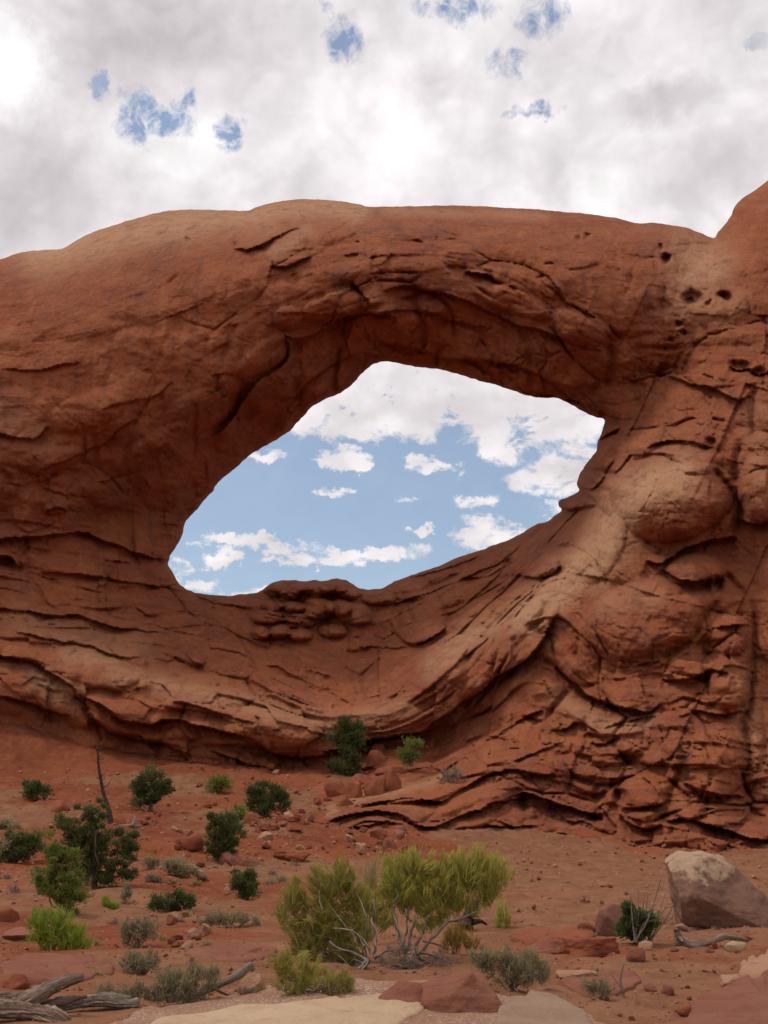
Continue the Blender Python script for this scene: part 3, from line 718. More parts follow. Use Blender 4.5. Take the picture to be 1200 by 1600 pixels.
    D += layered*(bed(54, 63, 1.1) + bed(23, 67, .3)) + .05*bed(60, 71, 1.)*(1-layered)
    # joint-bounded blocks
    L, e = lumps((U+wx*.6)/86, (S+wy*.45)/54, 3, .5, 1.0, .7)
    j1 = sstep(-.25, .2, fbm(U/75, V/75, 3, 83))
    D += (.05+blocky)*(.9*j1*np.exp(-(e/.05)**2) - 2.1*L)
    msk = sstep(-.35, .2, fbm(U/90, V/90, 3, 81))
    L, e = lumps((U+wx*.4)/34, (S+wy*.3)/22, 5, .4, 1.0, .8)
    D += (.07+blocky*msk)*(.22*np.exp(-(e/.08)**2) - .6*L)
    # angular, steeply broken faces on the right
    L, e = lumps((U+.45*V+wx*.3)/74, (V-.25*U+wy*.3)/120, 8, .12, 1.3, .9)
    D -= wr*blocky*(.8*L) - wr*blocky*.12*np.exp(-(e/.05)**2)
    # scattered joints only
    f1, f2, _ = voronoi((U+wx)/95, (V+wy)/75, 3)
    D += .5*blocky*sstep(.05, .4, fbm(U/110, V/110, 3, 85))*np.exp(-((f2-f1)/.05)**2)
    # ---- authored features
    ju = 3.2*fbm(U/24, V/24, 4, 91); jv = 3.2*fbm(U/24, V/24, 4, 95)
    UU, VV = U+ju, V+jv
    def local(pts, m):
        p = np.array(pts); b = (UU > p[:,0].min()-m)&(UU < p[:,0].max()+m)&(VV > p[:,1].min()-m)&(VV < p[:,1].max()+m)
        return np.nonzero(b)[0]
    for pts, ao, wu, bi, wl in LEDGE:
        l = resample(pts, 6); ii = local(l, 4.5*max(wu, wl))
        d, s, t, _, _ = seg_dist(UU[ii], VV[ii], l)
        # only where the foot point is not an end cap
        tap = np.sqrt(np.clip(np.minimum(t, 1-t)*7, 0, 1))*(.75+.5*perlin(UU[ii]/40, VV[ii]/40, 5))
        up = -1.25*ao*np.exp(-(d/(1.8*wu))**1.3); dn = 1.15*bi*np.exp(-(d/(1.2*wl))**1.2)
        D[ii] += tap*np.where(s > 0, dn, up)
    for pts, a, w in CRACK:
        l = resample(pts, 5); ii = local(l, 3*w)
        d, s, t, _, _ = seg_dist(UU[ii], VV[ii], l)
        tap = np.clip(np.minimum(t, 1-t)*6, 0, 1)
        D[ii] += a*tap*np.exp(-(d/w)**1.5)
    for x, y, rx, ry, a, ang in LUMP:
        c, s = math.cos(math.radians(ang)), math.sin(math.radians(ang))
        m = np.nonzero((np.abs(UU-x) < max(rx,ry)*1.2)&(np.abs(VV-y) < max(rx,ry)*1.2))[0]
        dx, dy = UU[m]-x, VV[m]-y
        r2 = ((dx*c+dy*s)/rx)**2+((-dx*s+dy*c)/ry)**2
        D[m] -= 1.4*a*np.clip(1-r2, 0, 1)**.65
    for x, y, rx, ry, a in PIT:
        m = np.nonzero((np.abs(U-x) < rx*1.8)&(np.abs(V-y) < ry*1.8))[0]
        r = np.hypot((U[m]+ju[m]*2.2-x)/rx, (V[m]+jv[m]*2.2-y)/ry)
        D[m] += .9*a*(1-sstep(.35, 1.15, r))
    # fine roughness
    D += (.13+.12*blocky)*fbm(U/21, V/16, 4, 101)
    rg = np.abs(fbm((U+wx)/55, (V+wy)/40, 4, 107)); D += (.03+.30*blocky)*np.exp(-(rg/.035)**2)*sstep(0, .3, fbm(U/100, V/100, 2, 109))
    D += .075*fbm(U/7, V/5.5, 3, 111)*(.7+.6*fbm(U/60, V/60, 2, 112)) + .16*fbm(U/30, V/70, 3, 113)*(1-blocky)
    # ---- rounding towards the outlines
    dt = np.full(U.shape, 999.); dh = np.full(U.shape, 999.)
    m = V < 520; dt[m] = seg_dist(U[m], V[m], top)[0]
    m = (U > 200)&(U < 1010)&(V > 500)&(V < 1000); dh[m] = seg_dist(U[m], V[m], holec)[0]
    def rim(d, R): q = np.clip(1-d/R, 0, 1); return 1-np.sqrt(np.clip(1-q*q, 0, 1))
    D += 5.5*rim(dt, 60) + 1.6*rim(dt, 14) + 1.5*rim(dh, 20) + .8*rim(dh, 7)
    # the strip along the very outline must not be pulled forward by the relief
    x, y, z = at(U, V, D)
    P = np.c_[x, y, z]
    # ---- paler bleached stone and dark varnish, as patches of colour
    pale = np.zeros(U.shape); varn = np.zeros(U.shape)
    PL = [([(60,400),(200,365),(330,340)], 34, .8), ([(330,345),(480,325),(560,330)], 20, .8), ([(150,375),(300,350),(420,345)], 26, .5), ([(600,330),(850,338)], 9, .35), ([(1080,430),(1110,420),(1080,400)], 40, .8), ([(1060,470),(1130,480)], 34, .45), ([(930,880),(960,820),(1010,760),(1060,745)], 40, .9), ([(820,965),(870,925),(930,860)], 30, 1.0),
          ([(680,1040),(750,985),(830,955)], 22, .6), ([(30,970),(150,1000),(220,1010)], 24, .35), ([(60,1060),(110,1090)], 18, .7), ([(180,1050),(300,1080),(420,1110),(520,1130)], 22, .45), ([(110,1020),(180,1030)], 20, .5), ([(540,1125),(640,1100)], 14, .4), ([(900,1110),(960,1135),(1010,1125)], 16, .5),
          ([(950,940),(1010,930)], 26, .35), ([(1160,1060),(1180,1180)], 24, .3), ([(540,1250),(640,1232),(690,1215)], 8, .5), ([(440,1290),(520,1265)], 10, .5), ([(0,640),(40,660),(60,690)], 30, .3), ([(1180,640),(1190,770)], 24, .3), ([(860,1085),(900,1110)], 14, .4), ([(430,395),(480,360)], 14, .5)]
    for pts, w, a in PL:
        l = resample(pts, 8); ii = local(l, 2.5*w)
        pale[ii] = np.maximum(pale[ii], a*np.exp(-(seg_dist(UU[ii], VV[ii], l)[0]/w)**2))
    VL = [([(560,380),(640,380),(720,400)], 34, .8), ([(620,430),(660,440)], 24, .8), ([(820,485),(880,492)], 9, .9), ([(300,420),(320,520)], 30, .5), ([(210,430),(240,520)], 26, .35), ([(900,440),(960,480)], 26, .5), ([(460,420),(520,440)], 24, .5), ([(1010,440),(1020,520)], 20, .4), ([(440,620),(380,700),(320,770)], 40, .5), ([(170,720),(160,780)], 26, .5), ([(250,620),(330,640)], 30, .35),
          ([(60,620),(100,640)], 26, .3), ([(1080,1000),(1000,1010)], 24, .4), ([(720,560),(860,590)], 14, .4), ([(700,1070),(640,1120)], 14, .6), ([(1060,640),(1000,700)], 24, .4)]
    for pts, w, a in VL:
        l = resample(pts, 8); ii = local(l, 2.5*w)
        varn[ii] = np.maximum(varn[ii], a*np.exp(-(seg_dist(UU[ii], VV[ii], l)[0]/w)**2))
    # ---- thickness: rim strip and back sheet
    edge = {}
    E = np.vstack([F[:,[0,1]], F[:,[1,2]], F[:,[2,3]], F[:,[3,0]]])
    key = np.sort(E, axis=1); kk = key[:,0].astype(np.int64)*(len(U)+1)+key[:,1]
    _, inv, cnt = np.unique(kk, return_inverse=True, return_counts=True)
    bE = E[cnt[inv] == 1]
    onout = o & True
    bE = bE[onout[bE[:,0]] & onout[bE[:,1]]]
    bv = np.unique(bE)
    # direction into the rock at each outline vertex
    uu, vv = U[bv], V[bv]
    inn = np.zeros((len(bv), 2))
    for r in (10, 20, 30):
        for a in np.linspace(0, 2*np.pi, 16, endpoint=False):
            px_, py_ = uu+r*math.cos(a), vv+r*math.sin(a)
            ok = ~(inside(px_, py_, skypoly) | inside(px_, py_, hole))
            inn += ok[:,None]*np.array([math.cos(a), math.sin(a)])
    inn /= np.linalg.norm(inn, axis=1)[:,None]+1e-9
    rings = [bv]; RV = []; nbase = len(U)
    for k, (off, dep) in enumerate(((1.5, 1.0), (5, 2.2), (12, 3.6), (24, 5.0))):
        q = np.array(at(uu+inn[:,0]*off, vv+inn[:,1]*off, D[bv]+dep+.4*fbm(uu/40, vv/40, 3, 121+k))).T
        RV.append(q); rings.append(nbase+k*len(bv)+np.arange(len(bv)))
    look = np.full(nbase, -1); look[bv] = np.arange(len(bv))
    a, b = look[bE[:,0]], look[bE[:,1]]
    RF = [np.c_[rings[k][b], rings[k][a], rings[k+1][a], rings[k+1][b]] for k in range(4)]
    # coarse back
    sb = 8
    bx, by = gx[::sb,::sb], gy[::sb,::sb]
    okb = np.ones(bx.shape, bool)
    for dx_, dy_ in ((0,0),(20,0),(-20,0),(0,20),(0,-20),(14,14),(-14,14),(14,-14),(-14,-14)):
        okb &= ~(inside(bx+dx_, by+dy_, skypoly) | inside(bx+dx_, by+dy_, hole))
    bid = np.full(bx.shape, -1); bid[okb] = np.arange(okb.sum())
    cb = okb[:-1,:-1]&okb[1:,:-1]&okb[:-1,1:]&okb[1:,1:]
    i, j = np.nonzero(cb)
    # the back follows the far side of the rock: behind the sill and the rim
    bu, bw = bx[okb], by[okb]
    bd = np.maximum(dr(bu, bw)+5, 100) + 2*fbm(bu/150, bw/150, 3, 131)
    BV = np.array(at(bu, bw, bd)).T
    BF = np.c_[bid[i,j], bid[i,j+1], bid[i+1,j+1], bid[i+1,j]] + nbase + 4*len(bv)
    AP = np.vstack([P]+RV+[BV]); AF = np.vstack([F]+RF+[BF])
    n_extra = len(AP)-nbase
    ext = lambda v, f: np.r_[v, np.full(n_extra, f)]
    S_, pale_, varn_ = ext(S, 600.), ext(pale, 0.), ext(varn, 0.)
    cu = np.r_[U, np.tile(uu, 4), bu]; cv = np.r_[V, np.tile(vv, 4), bw]
    # vertex normals of the whole, so that the parts shade as one rock
    fn = np.cross(AP[AF[:,2]]-AP[AF[:,0]], AP[AF[:,3]]-AP[AF[:,1]])
    VN = np.zeros_like(AP)
    for k in range(4):
        for c in range(3): VN[:,c] += np.bincount(AF[:,k], fn[:,c], len(AP))
    VN /= np.linalg.norm(VN, axis=1)[:,None]+1e-12
    # ---- parts
    root = empty('sandstone_arch', at(600, 1330, 86), 'huge red sandstone arch with a wide open window of sky and layered ledges below', 'rock arch')
    fu = cu[AF].mean(axis=1); fv = cv[AF].mean(axis=1)
    base_poly = np.array([(-400,890),(0,892),(85,896),(170,905),(250,917),(300,926),(420,900),(600,905),(760,845),(878,797),(930,850),(870,940),(850,1000),(900,1070),(1017,1115),(960,1290),(960,1500),(-400,1500)])
    butt_poly = np.array([(1115,366),(1085,410),(1045,480),(1060,540),(1030,592),(985,642),(945,656),(900,760),(878,797),(930,850),(870,940),(850,1000),(900,1070),(1017,1115),(960,1290),(960,1500),(1700,1500),(1700,100),(1130,100)])
    pb = inside(fu, fv, base_poly); pt = inside(fu, fv, butt_poly) & ~pb
    part = np.where(pb, 2, np.where(pt, 1, 0))
    for k, name, lab in ((0, 'rock_span', None), (1, 'rock_buttress', 'blocky boulder-studded buttress at the right end of the arch'), (2, 'rock_ledge', 'layered sagging ledges below the opening')):
        ff = AF[part == k]; vs, invv = np.unique(ff, return_inverse=True)
        ob = mesh_obj(name, AP[vs]-np.array(root.location), invv.reshape(ff.shape), M_ARCH, root, attrs={'strata': S_[vs], 'pale': pale_[vs], 'varnish': varn_[vs]})
        ob.data.normals_split_custom_set_from_vertices(VN[vs].astype(np.float32))
        if lab: ob['label'] = lab
build_arch()
# ------------------------------------------------------------------ path, slabs, stones
def px_m(py, Y):
    """metres per photograph pixel, across the view, at distance Y"""
    return Y/F_PX/ray(600, py)[1]
def on_plane(px, py, z):
    dx, dy, dz = ray(px, py); t = (z-EYE)/dz
    return dx*t, dy*t
def build_path():
    poly = np.array([on_plane(a, b, 0.0) for a, b in [(60,1640),(170,1603),(235,1580),(330,1570),(420,1560),(520,1552),(585,1550),(650,1560),(790,1566),(880,1574),(930,1592),(1010,1640),(1100,1800),(0,1800)]])
    poly = resample(poly, .1, True)
    x0, y0 = poly.min(0)-.3; x1, y1 = poly.max(0)+.3
    X, Y = np.meshgrid(np.arange(x0, x1, .04), np.arange(y0, y1, .04))
    d, _, _, _, _ = seg_dist(X, Y, poly)
    ins = inside(X, Y, poly)
    sd = np.where(ins, d, -d) + .12*fbm(X*2.3, Y*2.3, 4, 13)
    Z = ground_z(X, Y) + np.clip(sd*.25, -.03, .03) + .006*fbm(X*6, Y*6, 3, 17)
    keep = sd > -.1
    c = keep[:-1,:-1] & keep[1:,:-1] & keep[:-1,1:] & keep[1:,1:]
    idx = np.arange(X.size).reshape(X.shape)
    i, j = np.nonzero(c)
    f = np.c_[idx[i,j], idx[i,j+1], idx[i+1,j+1], idx[i+1,j]]
    vs, inv = np.unique(f, return_inverse=True)
    V = np.c_[X.ravel(), Y.ravel(), Z.ravel()][vs]
    tag(mesh_obj('gravel_path', V, inv.reshape(f.shape), M_GRAVEL), kind='structure')
def slab(name, pxs, z, th, mat, label, cat, group=None, dome=.0, ragged=True):
    """a flat slab of rock lying in the ground: fine top with a worn edge"""
    poly = resample(np.array([on_ground(a, min(b, 1640))[:2] if b < 1640 else on_plane(a, b, 0.) for a, b in pxs]), .05, True)[:-1]
    c = poly.mean(0)
    n = len(poly)
    rel = poly-c; rl = np.linalg.norm(rel, axis=1)[:,None]
    an_ = np.arctan2(rel[:,1], rel[:,0]); jag = .05*np.round(fbm(np.cos(an_)*2.2+c[0], np.sin(an_)*2.2+c[1], 4, 19)*5)/2.5 + .05*fbm(np.cos(an_)*6+c[1], np.sin(an_)*6, 3, 23)
    poly = c + rel*(1+np.clip(jag,-.2,.2)[:,None]) if ragged else poly + rel/rl*(.012*fbm(poly[:,0]*9, poly[:,1]*9, 3, 4))[:,None]
    gz = float(ground_z(c[0], c[1]))
    V, F = [], []
    rings = [(1.02, -.12), (1.0, .5), (.985, .82), (.95, .97), (.87, 1.0), (.7, 1.0), (.45, 1.0), (.2, 1.0)]
    for k, (s, h) in enumerate(rings):
        for q in poly:
            p = c + (q-c)*s
            w = .012*fbm(p[0]*2, p[1]*2, 2, 5)*min(1, 3*s)
            V.append((p[0]-c[0], p[1]-c[1], float(ground_z(p[0], p[1]))-gz + (h*th if k else -.12) + (w if h > .6 else w*.3) + dome*max(0, 1-s)))
    for k in range(len(rings)-1):
        for i in range(n):
            a, b = k*n+i, k*n+(i+1) % n
            F.append((a, b, b+n, a+n))
    F.append(tuple((len(rings)-1)*n+i for i in range(n)))
    o = mesh_obj(name, V, F, mat, loc=(c[0], c[1], gz))
    return tag(o, label, cat, group)
def rock_mesh(name, seed, w, d, h, mat, sub=4, cuts=7, rough=.10, sharp=.75, boxy=0., extra=(), flat=False):
    bm = bmesh.new(); bmesh.ops.create_icosphere(bm, subdivisions=sub, radius=1.0)
    r = random.Random(seed)
    planes = []
    for _ in range(cuts):
        n = Vector((r.gauss(0,1), r.gauss(0,1), r.gauss(.1,.8))).normalized(); planes.append((n, r.uniform(.55, .88)))
    off = Vector((r.uniform(0,50), r.uniform(0,50), r.uniform(0,50)))
    for v in bm.verts:
        p = v.co.copy()
        if boxy: p = p.lerp(p/(abs(p.x)**5+abs(p.y)**5+abs(p.z)**5)**.2, boxy)
        for n, t in planes+[(Vector(a).normalized(), b) for a, b in extra]:
            k = p.dot(n)
            if k > t: p -= n*(k-t)*sharp
        q = p*1.3+off
        p *= 1 + rough*2.0*mnoise.fractal(q, .9, 2.0, 4) + rough*.5*mnoise.fractal(q*3.1, .9, 2.0, 4)
        if p.z < -.45: p.z = -.45 + (p.z+.45)*.3
        v.co = p
    lo = [min(v.co[i] for v in bm.verts) for i in range(3)]; hi = [max(v.co[i] for v in bm.verts) for i in range(3)]
    for v in bm.verts:
        v.co = Vector(((v.co.x-(lo[0]+hi[0])/2)/(hi[0]-lo[0])*w, (v.co.y-(lo[1]+hi[1])/2)/(hi[1]-lo[1])*d, (v.co.z-lo[2])/(hi[2]-lo[2])*h*1.12-.12*h))
    me = bpy.data.meshes.new(name); bm.to_mesh(me); bm.free()
    me.polygons.foreach_set('use_smooth', np.full(len(me.polygons), not flat))
    me.materials.append(mat)
    return me
def rock(px, py, w, h, mat, label, cat='rock', group=None, seed=1, name='rock', dr=.8, Y=None, sub=4, cuts=9, rough=.06, rz=0., tilt=0., sharp=.97, boxy=.45, extra=(), flat=False):
    """px, py: middle of the foot in the photograph; w, h in photograph pixels"""
    p = on_ground(px, py) if Y is None else Vector(at(px, py, Y))
    s = px_m(py, p.y)
    me = rock_mesh(name, seed, w*s, w*s*dr, h*s, mat, sub, cuts, rough, sharp, boxy, extra, flat)
    o = bpy.data.objects.new(name, me); COL.objects.link(o)
    o.location = (p.x, p.y + w*s*dr*.3, p.z - .04*h*s); o.rotation_euler = (0, tilt, rz)
    return tag(o, label, cat, group)
def build_stones():
    slab('stone_slab', [(150,1720),(235,1606),(300,1592),(345,1586),(400,1577),(470,1572),(540,1566),(600,1559),(632,1556),(648,1562),(668,1577),(655,1590),(620,1610),(540,1680),(420,1720)], .05, .06, M_CREAM, 'flat cream coloured slab lying in the gravel at the bottom edge', 'stone slab', ragged=False)
    slab('stone_slab', [(740,1720),(770,1620),(782,1585),(800,1569),(826,1561),(855,1562),(880,1574),(902,1588),(922,1604),(960,1720)], .10, .10, M_GREY, 'low rounded grey slab in the gravel right of the pink boulder', 'stone slab', dome=.04, ragged=False)
    slab('stone_slab', [(880,1535),(905,1524),(950,1520),(990,1524),(1000,1534),(985,1548),(955,1556),(900,1552)], .04, .04, M_PINK, 'flat pinkish slab under the dry grass tuft at right', 'stone slab')
    slab('stone_slab', [(1050,1680),(1075,1600),(1095,1575),(1130,1560),(1180,1540),(1240,1530),(1300,1560),(1300,1680)], .12, .12, M_PINK, 'broad dull red slab filling the bottom right corner', 'stone slab', dome=.05)
    slab('stone_slab', [(1155,1528),(1170,1508),(1200,1495),(1240,1492),(1260,1515),(1220,1535),(1180,1538)], .10, .10, M_TAN, 'cracked tan slab at the right edge below the driftwood', 'stone slab')
    slab('stone_slab', [(290,1492),(330,1480),(380,1478),(425,1482),(430,1492),(400,1500),(340,1502)], .03, .035, M_PINK, 'flat pale pink slab left of the broom shrubs', 'stone slab')
    slab('stone_slab', [(800,1462),(840,1452),(900,1452),(930,1460),(900,1470),(850,1476),(810,1474)], .05, .05, M_RED, 'low red bedrock slab behind the grey sage shrub', 'stone slab')
    slab('stone_slab', [(0,1512),(30,1497),(90,1492),(150,1502),(175,1518),(140,1532),(60,1534)], .03, .035, M_PINK, 'smooth pinkish slab on the slope above the twisted log', 'stone slab')
    rock(1140, 1446, 172, 114, M_BIGB, 'largest boulder, pale weathered top and dark red underside, by the right edge', 'boulder', seed=12, name='boulder', sub=6, cuts=6, rough=.055, rz=.06, sharp=.9, boxy=.8, extra=[((-.75,-.25,-.6), .80), ((-.72,0,.7), .98), ((.2,-.8,.55), .95), ((.5,-.3,-.8), .9), ((-.1,-1,.05), .82)])
    rock(1196, 1432, 60, 32, M_RED, 'red boulder tucked behind the largest boulder at the right edge', 'boulder', seed=8, name='boulder')
    rock(962, 1462, 52, 48, M_BROWN, 'dark brown boulder touching the green bush at right', 'boulder', seed=23, name='boulder', cuts=8, rz=.7)
    rock(720, 1586, 130, 64, M_PINK, 'large angular dusty pink boulder in front of the broom shrub', 'boulder', seed=31, name='boulder', sub=5, cuts=4, rough=.045, rz=.1, sharp=.95, boxy=.8, extra=[((-.5,-.5,.7), .8), ((.75,-.2,.6), .85), ((.2,-.9,.35), .8), ((-.2,.6,.8), .8)])
    rock(640, 1572, 104, 36, M_PINK, 'lower left half of the pair of pink boulders beside the cream slab', 'boulder', seed=44, name='boulder', cuts=4, rough=.05, sharp=.95, boxy=.8, extra=[((-.8,-.1,.6), .8), ((.1,-.7,.7), .75)])
    rock(392, 1556, 44, 34, M_TAN, 'tan rock at the right end of the grey branch', seed=51)
    rock(22, 1545, 44, 22, M_RED, 'red rock behind the twisted log at the left edge', seed=52)
    rock(300, 1328, 36, 28, M_RED, 'dark red block left of the ragged juniper on the slope', seed=61, cuts=9, sharp=.95, sub=3)
    rock(92, 1270, 30, 20, M_RED, 'red rock on the bare slope behind the largest juniper', seed=62, sub=3)
    rock(1075, 1586, 34, 16, M_RED, 'small dark red rock lying alone on sand at bottom right', seed=63, sub=3)
    rock(1017, 1550, 20, 13, M_PINK, 'pinkish stone right of the dry stick', seed=64, sub=3)
    rock(1044, 1556, 22, 16, M_PINK, 'pinkish stone leaning beside a dark chip at bottom right', seed=65, sub=3)
    rock(1010, 1485, 22, 14, M_TAN, 'tan stone below the green bush at right', seed=66, sub=3)
    rock(995, 1503, 30, 22, M_PINK, 'low pink rock standing up from the sand below the green bush', seed=67, sub=3)
    rock(918, 1455, 28, 14, M_RED, 'small red rock left of the dark brown boulder', seed=68, sub=3)
    rock(1150, 1486, 40, 15, M_YELLOW, 'flat yellowish stone in front of the driftwood', seed=69, sub=3, cuts=10, rough=.03, sharp=.97, rz=.4, dr=.5)
    rock(1066, 1455, 22, 10, M_TAN, 'tan stone at the foot of the largest boulder', seed=70, sub=3)
    rock(8, 1440, 34, 22, M_RED, 'red rock at the left edge beside the bright green bush', seed=71, sub=3)
    rock(360, 1352, 40, 22, M_PINK, 'pale pink rock at the foot of the ragged juniper', seed=72, sub=3)
    rock(355, 1396, 12, 12, M_TAN, 'small tan stone left of the round green bush', seed=73, sub=3)
    DEPTH = RBF([(a,b) for a,b,_ in _D], [c for _,_,c in _D], 300., 4e-3)
    outc = [(925,1492,96,28,M_RED,'low broken red outcrop below the dark brown boulder'),(862,1490,76,20,M_PINK,'low pinkish outcrop right of the grey green sage shrub'),(1160,1545,60,22,M_TAN,'tan outcrop at the right edge under the cracked slab'),
            (905,1532,70,14,M_TAN,'flat tan outcrop left of the short dry grass tuft'),(40,1470,90,20,M_PINK,'pinkish hump of bedrock left of the bright lime bush'),(455,1345,60,16,M_RED,'red outcrop in the rubble behind the olive shrub')]
    for k, (x, y, w, h, m, lab) in enumerate(outc):
        rock(x, y, w, h, m, lab, 'outcrop', seed=400+k, name='rock_outcrop', sub=5, cuts=10, rough=.07, boxy=.6, dr=.7, rz=.15*((k % 3)-1))
    # the pile of boulders under the ledge
    pile = [(588,1196,34,20,'topmost boulder of the pile under the ledge'),(610,1213,46,14,'flat long boulder bridging the pile under the ledge'),(612,1238,28,30,'upright oval boulder at the right of the pile'),(586,1246,32,24,'round boulder in the lower middle of the pile'),
            (553,1250,24,24,'pointed boulder at the lower left of the pile'),(527,1247,40,24,'broad boulder at the left end of the pile'),(566,1228,30,16,'squat boulder in the middle of the pile'),(538,1262,26,14,'low boulder in front of the left end of the pile'),
            (590,1176,22,12,'small boulder just above the pile against the ledge')]
    for k, (x, y, w, h, lab) in enumerate(pile):
        rock(x, y, w*1.12, h*1.3, M_RED, lab, 'boulder', 'boulders piled under the ledge', seed=100+k, name='boulder', sub=4, cuts=8, rough=.06, sharp=.95, boxy=.4, Y=min(on_ground(x, y).y, float(DEPTH(x, y))) - .7)
    # loose stones: a few shapes, copied
    protos = []
    for k in range(10):
        me = rock_mesh('stone', 200+k, 1, .8, .62+.03*k, (M_RED, M_PINK, M_RED, M_TAN, M_RED)[k % 5], 3, 9, .05, 1.0, .5, (), True)
        protos.append(me)
    r = random.Random(5)
    first = {}
    def scatter(n, box, lo, hi, label, group, power=2.2):
        for _ in range(n):
            x = r.uniform(box[0], box[2]); y = r.uniform(box[1], box[3])
            if len(box) > 4 and not box[4](x, y): continue
            p = on_ground(x, y)
            s = px_m(y, p.y)*(lo+(hi-lo)*r.random()**power)
            me = r.choice(protos); key = me.name
            if key not in first:
                o = bpy.data.objects.new('stone', me); first[key] = o
            else: o = first[key].copy()
            COL.objects.link(o)
            o.location = (p.x, p.y, p.z - .06*s); o.scale = (s*r.uniform(.8,1.3), s, s*r.uniform(.6,1.0)); o.rotation_euler = (r.uniform(-.2,.2), r.uniform(-.2,.2), r.uniform(0, 6.28))
            tag(o, label, 'stone', group)
    scatter(120, (390,1225,640,1345, lambda x, y: y > 1250 or x > 440 and y > 1236), 6, 24, 'loose red stone in the rubble between the boulder pile and the broom shrubs', 'rubble below the boulder pile')
    scatter(60, (215,1190,500,1300), 5, 16, 'small stone strewn on the steep red slope around the round juniper', 'stones on the upper slope')
    scatter(46, (20,1290,420,1420), 5, 15, 'small stone on the bare slope among the left junipers', 'stones among the junipers')
    scatter(18, (262,1425,325,1490), 8, 24, 'red stone in the short line of rubble beside the grey bushes', 'rubble beside the grey bushes', 1.5)
    scatter(36, (800,1450,1200,1600, lambda x, y: y < 1545 or x > 930), 5, 17, 'small stone on the sand of the right foreground', 'stones in the right foreground', 2.6)
    scatter(18, (800,1330,1050,1450), 4, 10, 'small stone on the smooth rock apron below the buttress', 'stones on the rock apron', 2.6)
    scatter(20, (150,1480,420,1560), 5, 12, 'small stone near the logs and grey shrubs at lower left', 'stones near the logs')
def build_chips():
    """grit and chips nobody could count, one object"""
    r = np.random.RandomState(3)
    n = 15000
    px = r.uniform(-20, 1220, n); py = 1200 + 400*r.rand(n)**.8
    dens = .35 + .65*(fbm(px/90, py/60, 3, 8) > 0)
    dens = np.where((px > 380)&(px < 660)&(py < 1350), 1.0, dens); dens = np.where((py < 1310)&(px > 660), 0, dens); dens = np.where(py < 1200+.00001*px, 0, dens)
    k = r.rand(n) < dens; px, py = px[k], py[k]
    # march each ray to the ground
    xc, dy, dz = ray(px, py); Y = np.full(len(px), 6.0); hit = np.zeros(len(px), bool)
    for Yt in np.r_[np.arange(7, 20, .1), np.arange(20, 84, .3)]:
        m = ~hit & (EYE+dz/dy*Yt <= ground_z(xc/dy*Yt, np.full(len(px), Yt))); Y[m] = Yt; hit |= m
    px, py, Y, xc, dy = px[hit], py[hit], Y[hit], xc[hit], dy[hit]
    X = xc/dy*Y; Z = ground_z(X, Y); s = Y/F_PX*(.8+4.5*r.rand(len(Y))**4)*1.2
    base = np.array([(-1,-.8,-.3),(1,-.7,-.3),(.9,.8,-.3),(-.8,.9,-.3),(-.6,-.4,.6),(.7,-.3,.5),(.5,.5,.7),(-.4,.6,.5)])
    fq = np.array([(0,3,2,1),(4,5,6,7),(0,1,5,4),(1,2,6,5),(2,3,7,6),(3,0,4,7)])
    V = base[None]+r.normal(0, .22, (len(Y),8,3)); a = r.rand(len(Y))*6.28; c, sn = np.cos(a)[:,None], np.sin(a)[:,None]
    V = np.stack([V[...,0]*c-V[...,1]*sn, V[...,0]*sn+V[...,1]*c, V[...,2]], -1)*s[:,None,None]*.55 + np.c_[X,Y,Z][:,None]
    F = (fq[None]+8*np.arange(len(Y))[:,None,None]).reshape(-1,4)
    o = mesh_obj('stone_chips', V.reshape(-1,3), F, mat_stone('chip_stone', (.36,.16,.10), (.27,.095,.058), (.46,.30,.21)), smooth=False)
    tag(o, 'small chips and grit strewn over the red slope and foreground sand', 'grit', kind='stuff')

# ------------------------------------------------------------------ wood
def tube_np(pts, rad, sides=6, gnarl=0.0, seed=0, closed=True):
    P = np.array(pts, float); n = len(P)
    T = np.gradient(P, axis=0); T /= np.linalg.norm(T, axis=1)[:,None]+1e-9
    ref = np.array([.31,.17,.93])
    V, G, A = [], [], []
    L = np.r_[0, np.cumsum(np.linalg.norm(np.diff(P, axis=0), axis=1))]
    ang = np.linspace(0, 2*np.pi, sides, endpoint=False)
    for i in range(n):
        u = np.cross(T[i], ref)
        if np.linalg.norm(u) < 1e-3: u = np.cross(T[i], [1,0,0])
        u /= np.linalg.norm(u); w = np.cross(T[i], u)
        r = rad[i]*np.ones(sides)
        if gnarl: tw = ang + L[i]*1.6; r = r*(1 + gnarl*(ridged(2.0*np.cos(tw)+seed+L[i]*.35, 2.0*np.sin(tw)+L[i]*.3, 4, 4)-.72)*2.4 + gnarl*.7*perlin(np.full(sides, L[i]*3+seed), ang*0+seed, 3))
        V.append(P[i] + r[:,None]*(np.cos(ang)[:,None]*u + np.sin(ang)[:,None]*w)); G.append(np.abs(ang/np.pi-1)); A.append(np.full(sides, L[i]))
    V = np.vstack(V); F = []
    for i in range(n-1):
        a = i*sides+np.arange(sides); b = i*sides+(np.arange(sides)+1) % sides
        F.append(np.c_[a, b, b+sides, a+sides])
    F = np.vstack(F)
    # end caps: collapse to a point with a quad fan
    if closed:
        for e, k in ((0, -1), (n-1, 1)):
            c = len(V); V = np.vstack([V, P[e]+T[e]*k*rad[e]*.35]); G.append(np.array([.5])); A.append(np.array([L[e]]))
            ring = e*sides+np.arange(sides)
            nx_ = np.roll(ring, -1)
            for q in range(0, sides-1, 2): F = np.vstack([F, [[c, ring[q], nx_[q], nx_[(q+1) % sides]]]])
    return V, F, np.concatenate(G), np.concatenate(A)
